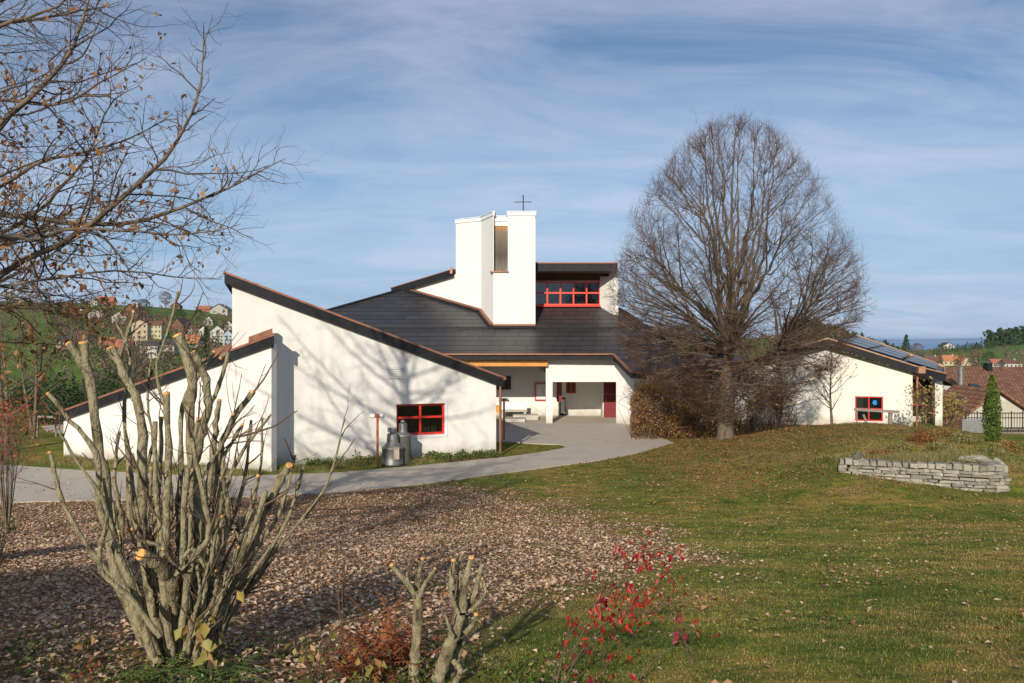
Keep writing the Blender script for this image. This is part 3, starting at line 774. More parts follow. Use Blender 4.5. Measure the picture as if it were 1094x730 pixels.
# raised wall (its top follows the small roof)
Lg = math.hypot(A_[0] - G_[0], A_[1] - G_[1])
zg0, zg1 = 7.95, Z(293, 49.6)
wall(tw, G_, A_, rz(51.6) - 2.5, lambda u: zg0 + (zg1 - zg0) * u / Lg, .3)
tower_poly = [A_, B_, C_, D_, (1.365, 50.4), (-3.1, 50.9)]
N1, N2 = X(527.6, 46.4), X(542.5, 46.4)
tw.prism(tower_poly, 4.6, SILLZ)
notch = [A_, B_, C_, (N1, 46.4), (N1, 48.2), (N2, 48.2), (N2, 46.4), D_, (1.365, 50.4), (-3.1, 50.9)]
tw.prism(notch, SILLZ + .001, TZ)
tower = tw.build('tower', M_PLASTER2, church)
def offs(poly, o):
    n = len(poly); out = []
    for i in range(n):
        p0, p1, p2 = Vector(poly[i - 1]), Vector(poly[i]), Vector(poly[(i + 1) % n])
        a = (p1 - p0).normalized(); b2 = (p2 - p1).normalized()
        na_ = Vector((a.y, -a.x)); nb_ = Vector((b2.y, -b2.x)); k = (na_ + nb_); k /= max(.35, 1 + na_.dot(nb_))
        out.append(tuple(p1 + k * o))
    return out
cpg = MB(); cpg.prism(offs(notch, .05), TZ + .002, TZ + .22); cpg.prism(offs(notch, .09), TZ + .222, TZ + .262)
cpg.build('parapet_capping', M_METALW, tower)
lv = MB(); lv.box(N1 + .01, N2 - .01, 46.78, 46.98, SILLZ + .01, 11.30)
n_sl = 9
for k in range(n_sl):
    x_ = N1 + .04 + k * (N2 - N1 - .08) / n_sl; lv.box(x_, x_ + (N2 - N1 - .08) / n_sl - .012, 46.745, 46.778, SILLZ + .03, 11.28)
wm, t, b = new_mat('weathered_louvre_boards')
b.inputs['Roughness'].default_value = .85
c = N(t, 'ShaderNodeTexCoord'); sp = N(t, 'ShaderNodeSeparateXYZ'); t.links.new(c.outputs['Generated'], sp.inputs[0])
mpn = N(t, 'ShaderNodeMapping'); mpn.inputs['Scale'].default_value = (14, 14, 1.1); t.links.new(c.outputs['Object'], mpn.inputs[0])
nn = N(t, 'ShaderNodeTexNoise'); nn.inputs['Scale'].default_value = 1.0; nn.inputs['Detail'].default_value = 6; t.links.new(mpn.outputs[0], nn.inputs['Vector'])
ad = N(t, 'ShaderNodeMath', operation='MULTIPLY_ADD'); ad.inputs[1].default_value = .35; t.links.new(nn.outputs['Fac'], ad.inputs[0]); t.links.new(sp.outputs['Z'], ad.inputs[2])
r = N(t, 'ShaderNodeValToRGB')
for _ in range(2): r.color_ramp.elements.new(.5)
for k, (p_, c_) in enumerate([(.2, (.20, .18, .155)), (.55, (.085, .072, .062)), (1.02, (.20, .165, .125)), (1.16, (.46, .22, .06))]):
    r.color_ramp.elements[k].position = min(1, p_ * .86); r.color_ramp.elements[k].color = (*c_, 1)
sc_ = N(t, 'ShaderNodeMath', operation='MULTIPLY'); sc_.inputs[1].default_value = .86; t.links.new(ad.outputs[0], sc_.inputs[0])
t.links.new(sc_.outputs[0], r.inputs[0]); t.links.new(r.outputs[0], b.inputs['Base Color'])
lvo = lv.build('louvre', wm, tower)
MB().box(N1 - .22, N2 + .05, 46.30, 46.77, SILLZ - .06, SILLZ + .009).build('louvre_sill', M_COPPER, tower)
MB().box(N1, N2, 46.72, 46.99, 11.301, TZ - .28).build('lintel', M_PLASTER2, tower)
MB().box(N1 + .002, N2 - .002, 46.66, 47.02, TZ - .278, TZ - .08).build('lintel_capping', M_METALW, tower)
cr = MB(); cx, cy = X(559, 48), 48.0
ctop = Z(208.5, 48); cr.tube([(cx, cy, TZ + .1), (cx, cy, ctop)], .035, 8); cr.beam((cx - .52, cy, ctop - .42), (cx + .5, cy, ctop - .42), .05, .05)
cr.build('cross', M_IRON, tower)
# small sloping roof left of the tower
rr_ = MB(); 
gx = Vector((A_[0] - G_[0], A_[1] - G_[1])).normalized(); gn = Vector((-gx.y, gx.x))
def gp_(u, d, z): return (G_[0] + gx.x * u + gn.x * d, G_[1] + gx.y * u + gn.y * d, z)
zt_ = lambda u: zg0 + (zg1 - zg0) * u / Lg
def graf(u0, u1, d0, d1, lift): return [gp_(u0, d0, zt_(u0) + lift), gp_(u1, d0, zt_(u1) + lift), gp_(u1, d1, zt_(u1) + lift), gp_(u0, d1, zt_(u0) + lift)]
rr_.slab(graf(-1.2, Lg, -.05, 5, .24), .22, lambda p: (p[0], p[1])); rr_.build('raised_roof', M_SLATE, church)
rr_ = MB(); rr_.slab(graf(-1.25, Lg - .02, -.30, -.24, .26), .40); rr_.slab(graf(-1.25, Lg - .02, -.24, -.05, .20), .1); rr_.build('raised_fascia', M_FASCIA, church)
rr_ = MB(); rr_.slab(graf(-1.3, Lg - .01, -.34, .02, .315), .05); e1 = gp_(Lg - .1, -.3, 0); rr_.box(e1[0] - .1, e1[0] + .06, e1[1] - .14, e1[1] + .02, zg1 + .0, zg1 + .40); rr_.build('raised_capping', M_COPPER, church)
# copper flashing where the white walls meet the slates
fl = MB()
for p, q in zip([G_, B_, C_], [B_, C_, D_]):
    a = Vector((p[0], p[1], rz(p[1]) + .10)); b2 = Vector((q[0], q[1], rz(q[1]) + .10)); n_ = Vector((b2.y - a.y, -(b2.x - a.x), 0)).normalized() * .10
    fl.beam(a + n_, b2 + n_, .20, .10)
fl.build('base_flashing', M_COPPER, church)
fl = MB()
for p, q in zip([G_, B_, C_], [B_, C_, D_]):
    a = Vector((p[0], p[1], rz(p[1]) - .02)); b2 = Vector((q[0], q[1], rz(q[1]) - .02)); n_ = Vector((b2.y - a.y, -(b2.x - a.x), 0)).normalized() * .16
    fl.beam(a + n_, b2 + n_, .30, .13)
fl.build('flashing_tray', M_FASCIA, church)

# dormer with the red window band
E_ = (1.367, 49.1); F_ = (5.43, 49.1); H_ = (6.15, 47.9)
dz0, dz1 = Z(326.5, 49.1), Z(300.5, 49.1)
dm = MB()
wall(dm, E_, F_, 5.9, dz1 + .02, .25, [(.003, 4.062, dz0, dz1)])
wall(dm, F_, H_, 5.6, 8.62, .25)
dm.box(6.155, 6.40, 47.9, 53, 5.6, 8.60)
dm.box(1.367, 6.4, 53, 53.2, 5.6, 8.6)
dorm = dm.build('dormer', M_PLASTER2, church)
wd = MB()
n_c = 5
for k in range(n_c + 1):
    x_ = 1.37 + (5.42 - 1.37) * k / n_c; wd.box(max(1.372, x_ - .05), min(5.425, x_ + .05), 49.16, 49.24, dz0 + .005, dz1 - .005)
zm_ = dz0 + (dz1 - dz0) * .52
for z_ in (dz0 + .055, zm_, dz1 - .055):
    wd.box(1.373, 5.424, 49.163, 49.237, z_ - .05, z_ + .05)
wdo = wd.build('window_band', mat('bright_red_frames', [(.68, .05, .02), (.75, .07, .03)], 5, .4), dorm)
MB().box(1.38, 5.42, 49.195, 49.203, dz0 + .03, dz1 - .03).build('pane', M_GLASS, wdo)
MB().box(2.9, 3.12, 49.5, 49.6, dz0, dz1).build('curtain', M_CURTAIN, wdo)
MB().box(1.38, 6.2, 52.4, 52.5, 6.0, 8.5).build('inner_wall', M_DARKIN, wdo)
MB().box(1.366, 5.45, 48.9, 49.12, dz0 - .09, dz0 - .005).build('sill', M_RED, wdo)
df = MB(); df.box(1.366, 6.2, 47.25, 53.5, 8.86, 9.10); df.build('dormer_roof', M_FASCIA, church)
df = MB(); df.box(1.367, 6.22, 47.16, 47.249, 8.66, 9.13); df.box(6.201, 6.26, 47.16, 53.5, 8.6, 9.14); df.build('dormer_fascia', M_FASCIA, church)
df = MB(); df.box(1.368, 6.28, 47.10, 47.27, 9.132, 9.20); df.build('dormer_capping', M_COPPER, church)
df = MB(); df.box(1.369, 6.15, 47.3, 49.09, 8.62, 8.80); df.box(1.37, 6.1, 48.3, 48.5, 8.45, 8.618); df.box(1.372, 5.43, 49.08, 49.3, dz1 + .022, 8.619); df.build('dormer_soffit', M_BROWNW, church)
# entrance: noticeboard, bench, steps
nb = empty('noticeboard', (X(577.5, 47.9), 47.9, 1.4), 'red framed glass noticeboard on the white wall left of the porch pillar', 'noticeboard')
x0_, x1_, z0_, z1_ = X(571.5, 47.9), X(583.8, 47.9), Z(428, 47.9), Z(409.5, 47.9)
f = MB(); f.box(x0_, x0_ + .06, 47.86, 47.98, z0_, z1_); f.box(x1_ - .06, x1_, 47.86, 47.98, z0_, z1_); f.box(x0_ + .061, x1_ - .061, 47.861, 47.979, z0_, z0_ + .06); f.box(x0_ + .061, x1_ - .061, 47.861, 47.979, z1_ - .06, z1_)
f.build('frame', M_RED, nb); MB().box(x0_ + .06, x1_ - .06, 47.93, 47.97, z0_ + .06, z1_ - .06).build('notices', M_PAPER, nb)
MB().box(x0_ + .12, (x0_ + x1_) / 2, 47.92, 47.929, z0_ + .25, z1_ - .2).build('sheet', M_METALW, nb)
bn = empty('bench', (X(549, 46.6), 46.6, .04), 'white concrete bench against the entrance wall', 'bench')
x0_, x1_ = X(535, 46.6), X(563, 46.6)
MB().box(x0_, x1_, 46.3, 46.85, .42, .50).build('seat', M_CONC, bn)
for xx in (x0_ + .05, x1_ - .2): MB().box(xx, xx + .15, 46.35, 46.8, .05, .419).build('leg', M_CONC, bn)
MB().box(x0_, x1_, 46.86, 46.93, .42, .95).build('backrest', M_METALW, bn)
st = empty('steps', (X(558, 45.2), 45.2, 0), 'low pale concrete steps in front of the bench', 'steps')
MB().box(X(538, 44.6), X(561, 44.6), 44.3, 45.4, .036, .20).build('lower_step', M_CONC, st)
MB().box(X(548, 45.6), X(575, 45.6), 45.41, 46.2, .036, .30).build('upper_step', M_CONC, st)

# ------------------------------------------------------------------ second building, right
kg = empty('hall_building', (17, 44, 0), 'low white gabled hall with solar panels behind the grassy mound', 'hall')
KA = (X(800, 42.0) - 1.0, 44.2); KP = (X(884, 43), 43.0); KB = (X(975, 42), 42.0)
kt = Vector((KB[0] - KA[0], KB[1] - KA[1])).normalized(); KL = math.hypot(KB[0] - KA[0], KB[1] - KA[1])
up_ = (Vector(KP) - Vector(KA)).dot(kt)
def kztop(u): return 2.72 + (4.18 - 2.72) * u / up_ if u < up_ else 4.18 + (2.85 - 4.18) * (u - up_) / (KL - up_)
hk = []
ku0, kz1 = onwall(KA, KB, 913.5, 423.5); ku1, kz0 = onwall(KA, KB, 943.5, 450.5)
mb = MB(); 
wall(mb, KA, KB, -.8, kztop, .3, [(ku0, up_ if ku0 > up_ else ku0 + .001, kz0, kz0 + .0001)] if False else [(ku0, ku1, kz0, kz1)])
# split at the ridge so that the gable has its point
mb = MB()
KPq = (KA[0] + kt.x * up_, KA[1] + kt.y * up_)
wall(mb, KA, KPq, -.8, lambda u: kztop(u), .3, [(X(822, 43.6) - KA[0], X(836, 43.6) - KA[0], 1.2, 2.1)])
wall(mb, KPq, KB, -.8, lambda u: kztop(u + up_), .3, [(ku0 - up_, ku1 - up_, kz0, kz1)])
# recessed terrace to the right: back wall, end post
kn = Vector((-kt.y, kt.x))
R1 = (KB[0] + kn.x * 1.6 - .3, KB[1] + kn.y * 1.6); R2 = (X(1000, 44), 44.2)
wall(mb, (KB[0] - kt.x * .3, KB[1] + .3), (KB[0] - kt.x * .3 + kn.x * 9, KB[1] + .3 + kn.y * 9), -.8, 2.8, .3)
mb.prism([(X(999, 43.2), 43.2), (X(1008, 43.2), 43.3), (X(1011, 46), 47), (X(1002, 46), 47)], -2, 2.35)
wall(mb, (KA[0] + kn.x * 10, KA[1] + kn.y * 10), KA, -.8, 2.6, .3)
mb.build('wall', M_PLASTERC, kg)
w3, pt3 = window(kg, KPq, KB, (ku0 - up_, ku1 - up_, kz0, kz1), 2, 2, M_RED, fw=.065, inset=.05, hbar=.5, th=.3)
w3['label'] = 'red framed window with a round blue paper disc'
ds = MB(); q = pt3((ku0 - up_) + (ku1 - up_ - ku0 + up_) * .72, kz0 + (kz1 - kz0) * .75, .06)
ds.tube([(q[0], q[1], q[2]), (q[0], q[1] + .012, q[2])], .13, 20); ds.build('paper_disc', M_BLUE, w3)
w4, _ = window(kg, KA, KPq, (X(822, 43.6) - KA[0], X(836, 43.6) - KA[0], 1.2, 2.1), 2, 1, M_RED, fw=.09, inset=.05, th=.3)
tr_ = MB(); tr_.box(KB[0] + .4, X(998, 44.6), 44.9, 45.0, .3, 2.4); tr_.build('terrace_window', M_DGLASS, kg)
MB().box(KB[0] + .3, X(998, 44.6), 44.85, 45.02, .9, 1.0).build('terrace_rail', M_RED, kg)
MB().box(KB[0] + .3, X(999, 44.6), 44.84, 45.05, -2, .3).build('terrace_wall', M_PLASTERC, kg)
# roof
P_ = (X(884, 42.4), 42.4, 4.62); Q_ = (KB[0] + .15, 41.7, 3.12); R_ = (X(1010, 42.8), 42.8, 2.74)
F2 = (20.4, 47.0, 4.76); E2 = (25.1, 46.2, 2.98)
Qm = (KB[0] + .15, 43.0, 3.22)
KLp = (KA[0] - .4, KA[1] - .35, 2.92); KLb = (KA[0] + 2.6, 49.5, 3.0)
rf = MB(); kuv = lambda p: (p[1], p[0])
rf.slab([P_, Q_, (Q_[0] + .1, Q_[1] + .9, 3.16), R_, E2, F2], .16, kuv); rf.slab([KLp, P_, F2, KLb], .16, kuv)
rf.build('roof', M_SLATE, kg)
fa = MB()
def vf(mb_, a, b2, hh, drop, out, lift=0):
    a = Vector(a); b2 = Vector(b2); mb_.beam(a + Vector((0, -out, -drop + lift)), b2 + Vector((0, -out, -drop + lift)), .06, hh)
vf(fa, P_, Q_, .34, .14, .04); vf(fa, KLp, P_, .34, .14, .04); vf(fa, (Q_[0] + .1, Q_[1] + .9, 3.16), R_, .40, .17, .04)
fa.build('fascia', M_FASCIA, kg)
ca = MB(); vf(ca, P_, Q_, .06, -.07, .06); vf(ca, KLp, P_, .06, -.07, .06); vf(ca, (Q_[0] + .1, Q_[1] + .9, 3.18), R_, .07, -.07, .06); vf(ca, F2, E2, .12, -.08, .0); vf(ca, R_, E2, .09, -.05, 0)
ca.box(Q_[0] - .12, Q_[0] + .22, Q_[1] - .3, Q_[1] + .1, Q_[2] - .25, Q_[2] + .10)
ca.build('copper_edge', M_COPPERL, kg)
dp = MB(); dp.tube([(Q_[0] + .05, Q_[1] + .2, 2.9), (Q_[0] + .05, Q_[1] + .25, -.6)], .06, 8); dp.build('downpipe', M_COPPER, kg)
sol = mat('solar_cells', [(.012, .018, .045), (.03, .04, .09)], 2, .12)
Pv, Qv, Fv, Ev = Vector(P_), Vector(R_), Vector(F2), Vector(E2)
Pv = Vector(P_)
def rp(u, v): 
    a = Pv.lerp(Vector(R_), u); b2 = Fv.lerp(Ev, u); return a.lerp(b2, v) + Vector((0, 0, .12))
for i in range(3):
    for j in range(3):
        u0, u1 = [(.05, .32), (.345, .615), (.66, .93)][i]; v0, v1 = .10 + j * .28, .10 + j * .28 + .265
        pn = MB(); pts = [rp(u0, v0), rp(u1, v0), rp(u1, v1), rp(u0, v1)]; pn.slab(pts, .05)
        po = pn.build('solar_panel', sol, kg)
        ed = MB()
        for a, b2 in zip(pts, pts[1:] + pts[:1]): ed.beam(a + Vector((0, 0, .012)), b2 + Vector((0, 0, .012)), .035, .03)
        ed.build('panel_frame', mat('panel_frame_metal', [(.18, .19, .2)], 4, .4, metal=.6) if 'panel_frame_metal' not in MATS else MATS['panel_frame_metal'], po)
# link between the two buildings, seen behind the tree
lb = empty('link_building', (12.5, 50, 0), 'low dark roofed link between the church and the gabled hall', 'building')
MB().box(8.6, 15.5, 50, 54, -.3, 2.3).build('wall', M_PLASTERC, lb)
m_ = MB(); m_.slab([(8.3, 49.3, 2.35), (15.8, 49.3, 2.35), (15.8, 55, 3.6), (8.3, 55, 3.6)], .15, lambda p: (p[0], p[1])); m_.build('roof', M_SLATE, lb)

# ------------------------------------------------------------------ lamps, vessels, stone wall, wooden frame
def path_lamp(px, d, label, h=1.93, two=True):
    x = X(px, d); z = tz(x, d)
    r_ = empty('path_lamp', (x, d, z), label, 'lamp post', 'rust-coloured path lamps')
    MB().tube([(x, d, z - .1), (x, d, z + h)], .045, 12).build('post', M_RUST, r_)
    MB().tube([(x - .09, d, z + h - .06), (x + .09, d, z + h - .06)], .075, 14).build('bracket', M_RUST, r_)
    for s in (-1, 1):
        MB().tube([(x + s * .093, d, z + h - .06), (x + s * .24, d, z + h - .06)], [.085, .085], 16).build('lamp_head', M_METALW, r_)
path_lamp(403.3, 28.9, 'rust-coloured path lamp beside the metal milk cans')
path_lamp(538.5, 36.5, 'rust-coloured path lamp beyond the wing corner at the forecourt')
def milk_can(px, d, w_, h_, label, prof):
    x = X(px, d); r_ = empty('milk_can', (x, d, 0), label, 'milk can', 'galvanised vessels by the wing wall')
    MB().lathe((x, d, .02), [(a * w_ / 2, b_ * h_) for a, b_ in prof[:-4]], 28).build('body', M_GALV, r_, True)
    MB().lathe((x, d, .02), [(a * w_ / 2, b_ * h_) for a, b_ in prof[-4:]], 20).build('lid', M_GALV, r_, True)
    return r_, x
c1, cx1 = milk_can(419.5, 29.3, .80, 1.36, 'wide galvanised milk can with a stubby neck, nearer the lamp post',
    [(.94, 0), (1, .01), (1, .06), (.97, .07), (.97, .44), (1.02, .45), (1.02, .48), (.95, .49), (.60, .60), (.54, .62), (.56, .64), (.50, .84), (.40, .86), (.27, .865), (.27, .9), (.26, .93), (.2, .935)])
for s in (-1, 1): MB().tube([(cx1 + s * .09, 29.3, 1.27), (cx1 + s * .09, 29.3, 1.40)], .025, 8).build('lug', M_GALV, c1)
MB().box(cx1 + .10, cx1 + .30, 28.88, 28.93, .28, .72).build('label_plate', mat('rusty_plate', [(.25, .16, .10), (.4, .36, .3)], 5, .7), c1)
milk_can(430.5, 29.75, .62, 1.62, 'taller slim galvanised milk can under the red window',
    [(.96, 0), (1, .01), (1, .62), (1.05, .63), (1.05, .66), (.9, .67), (.56, .72), (.52, .74), (.50, .90), (.40, .925), (.30, .93), (.30, .965), (.2, .99), (.18, 1.0)])

# stone retaining wall of rough blocks
sm = mat('pale_limestone', [(.13, .12, .09), (.36, .34, .29), (.27, .25, .19), (.46, .44, .39)], 5, .95, .9, 18, pos=[.3, .42, .56, .72])
t = sm.node_tree; gi = N(t, 'ShaderNodeNewGeometry'); ri = N(t, 'ShaderNodeMapRange'); ri.inputs[3].default_value = .55; ri.inputs[4].default_value = 1.15
t.links.new(gi.outputs['Random Per Island'], ri.inputs[0]); ml = N(t, 'ShaderNodeMix', data_type='RGBA', blend_type='MULTIPLY'); ml.inputs['Factor'].default_value = 1
bs = t.nodes['Principled BSDF'].inputs['Base Color']; src = bs.links[0].from_socket; t.links.new(src, ml.inputs['A']); t.links.new(ri.outputs[0], ml.inputs['B']); t.links.new(ml.outputs['Result'], bs)
sw = MB(); rg = random.Random(4)
def warc(s):
    tot = 0
    for (a, b2) in zip(WALLP[:-1], WALLP[1:]):
        L = math.hypot(b2[0] - a[0], b2[1] - a[1])
        if tot + L >= s: 
            k = (s - tot) / L; return (a[0] + (b2[0] - a[0]) * k, a[1] + (b2[1] - a[1]) * k, (b2[0] - a[0]) / L, (b2[1] - a[1]) / L)
        tot += L
    a, b2 = WALLP[-2:]; return (b2[0], b2[1], (b2[0] - a[0]) / L, (b2[1] - a[1]) / L)
totw = sum(math.hypot(b2[0] - a[0], b2[1] - a[1]) for a, b2 in zip(WALLP[:-1], WALLP[1:]))
ztop_w = .83
course = [(ztop_w - .17, ztop_w)] ; z = ztop_w - .17
while z > -.2: h = rg.uniform(.09, .15); course.append((z - h, z)); z -= h
for ci, (za, zb) in enumerate(course):
    s = rg.uniform(-.2, 0)
    while s < totw:
        L = rg.uniform(.16, .30) if ci == 0 else rg.uniform(.14, .5); s1 = min(s + L, totw)
        x, y, tx, ty = warc(max(0, (s + s1) / 2)); hl = (s1 - max(s, 0)) / 2 - .008
        if hl > .03:
            nx, ny = -ty, tx; dj = rg.uniform(-.04, .045) - (.02 if ci == 0 else 0); j = lambda: rg.uniform(-.02, .02)
            tp = zb - .008 + (rg.uniform(-.02, .02) if ci == 0 else 0) - .06 * sst(0, 2.5, totw - s) * 0
            b8 = []
            for zz in (za, tp):
                for (su, dn) in ((-1, dj), (1, dj), (1, .42), (-1, .42)):
                    b8.append((x + tx * su * hl + nx * dn + j(), y + ty * su * hl + ny * dn + j(), zz + j()))
            # pillowed front: inset ring on the outer face
            sw.hexa(b8[:4], b8[4:])
            cf = [Vector(b8[0]), Vector(b8[1]), Vector(b8[5]), Vector(b8[4])]; cc = sum(cf, Vector()) / 4; ov = Vector((-nx, -ny, 0)) * rg.uniform(.015, .04)
            inn = [cc + (q - cc) * .72 + ov for q in cf]; sw.add([tuple(q) for q in cf + inn], [(0, 1, 5, 4), (1, 2, 6, 5), (2, 3, 7, 6), (3, 0, 4, 7), (4, 5, 6, 7)])
        s = s1
swo = sw.build('stone_wall', sm); tag(swo, 'low curved dry stone wall of pale blocks holding up the mound', 'stone wall')
core = MB()
for k in range(12):
    pass
def rock(x, y, r_, hz, label, seed, mtl=None):
    import bmesh
    bm = bmesh.new(); bmesh.ops.create_icosphere(bm, subdivisions=3, radius=1); rg_ = np.random.default_rng(seed); ph = rg_.uniform(0, 6, 9)
    for v in bm.verts:
        c_ = v.co; k = 1 + .16 * math.sin(c_.x * 3 + ph[0]) * math.sin(c_.y * 3.4 + ph[1]) + .1 * math.sin(c_.z * 5 + ph[2] + c_.x * 4) + .05 * math.sin(c_.y * 9 + ph[3]) + rg_.normal(0, .012)
        q = c_ * k; q.z = max(-.5, q.z); v.co = Vector((x + q.x * r_, y + q.y * r_ * .7, tz(x, y) + q.z * hz))
    me = bpy.data.meshes.new('boulder'); bm.to_mesh(me); bm.free(); me.materials.append(mtl or sm)
    o = bpy.data.objects.new('boulder', me); COL.objects.link(o); tag(o, label, 'boulder'); return o
rock(X(1040, 25.6), 25.6, .50, .30, 'large pale grey boulder on the mound above the right end of the stone wall', 1)
rock(X(1066, 25.9), 25.9, .25, .25, 'small grey rock beside the large boulder at the wall end', 2)
rock(X(927, 25.3), 26.0, .22, .2, 'dark mossy stone at the left end of the mound edge', 3, mat('mossy_stone', [(.05, .06, .04), (.12, .12, .09)], 5, .9, .4))

# weathered wooden frame in front of the hall window
wf = empty('garden_trellis', (X(935, 37), 37, tz(X(935, 37), 37)), 'weathered grey wooden frame of posts and a crossbeam before the hall window', 'wooden frame')
xa, xb = X(915.5, 37), X(950.5, 37); zt2 = Z(437.5, 37)
MB().beam((xa - .12, 37, zt2), (xb + .35, 36.8, zt2 - .10), .10, .12).build('crossbeam', M_GREYW, wf)
MB().tube([(xa, 37, -.2), (xa, 37, zt2 - .06)], .035, 8).build('post', M_GREYW, wf)
MB().tube([(xb, 36.95, -.2), (xb, 36.95, zt2 - .1)], [.11, .09], 10).build('post', M_GREYW, wf)
MB().beam((X(922, 37), 36.99, zt2 - .25), (X(933, 37), 36.99, 0), .09, .09).build('brace', M_GREYW, wf)

# ------------------------------------------------------------------ TREES
M_BARK = mat('linden_bark', [(.05, .038, .026), (.15, .118, .085), (.09, .07, .05)], 5, .9, .8, 22, stretch=(1, 1, .35))
M_TWIG = mat('reddish_twigs', [(.080, .036, .024), (.140, .070, .046)], 1.5, .8)
M_LIMB = mat('grey_brown_limbs', [(.09, .062, .042), (.17, .12, .08)], 3, .85, .5, 20)
M_OAKB = mat('oak_bark', [(.07, .052, .038), (.19, .145, .10), (.12, .09, .065)], 5, .9, .8, 24)
M_OAKT = mat('oak_twigs', [(.075, .048, .032), (.15, .10, .066)], 2, .85)
M_OLIVE = mat('olive_grey_bark', [(.045, .034, .018), (.20, .17, .095), (.31, .27, .165), (.15, .125, .07), (.38, .34, .23)], 11, .85, 1.0, 60, stretch=(1, 1, .55), pos=[.30, .42, .52, .60, .72])
M_CUT = mat('fresh_cut_wood', [(.62, .27, .06), (.80, .45, .14)], 14, .6)
L_BROWN = leaf_mat('dry_brown_leaves', [(.16, .065, .022), (.30, .13, .045), (.22, .09, .03), (.40, .21, .08)])
L_OAK = leaf_mat('oak_leaves', [(.20, .085, .03), (.42, .20, .07), (.28, .12, .04), (.55, .30, .12)])
L_TAN = leaf_mat('fallen_leaves', [(.46, .29, .17), (.66, .48, .33), (.18, .09, .045), (.72, .55, .40), (.52, .33, .19), (.68, .50, .35), (.36, .17, .07), (.10, .055, .03)], .75, .1)
L_ORANGE = leaf_mat('fallen_linden_leaves', [(.30, .13, .04), (.22, .11, .05), (.38, .20, .08)], .75, .1)
L_RED = leaf_mat('red_leaves', [(.38, .008, .015), (.60, .045, .012), (.26, .006, .02), (.45, .012, .03), (.32, .008, .025)], .45, .35)
L_YEL = leaf_mat('yellow_leaves', [(.46, .34, .07), (.34, .32, .08), (.50, .24, .12), (.26, .27, .06)], .5, .35)
L_GREEN = leaf_mat('green_leaves', [(.045, .09, .015), (.10, .15, .025), (.17, .20, .04)], .5, .3)
L_CON = leaf_mat('conifer_foliage', [(.015, .035, .012), (.035, .065, .018), (.055, .085, .022)], .7, .1)
L_THUJA = leaf_mat('thuja_foliage', [(.055, .10, .016), (.11, .17, .028), (.16, .20, .04)], .6, .2)
L_BROOM = leaf_mat('bare_crown_twigs', [(.10, .065, .045), (.16, .11, .08), (.21, .15, .10)], .8, .1)
L_FERN = leaf_mat('rust_fern', [(.20, .06, .02), (.34, .11, .035), (.14, .05, .025)], .7, .2)

def crown_part(name, V, Fc, m, parent): return link_mesh(name, V, Fc, m, parent)

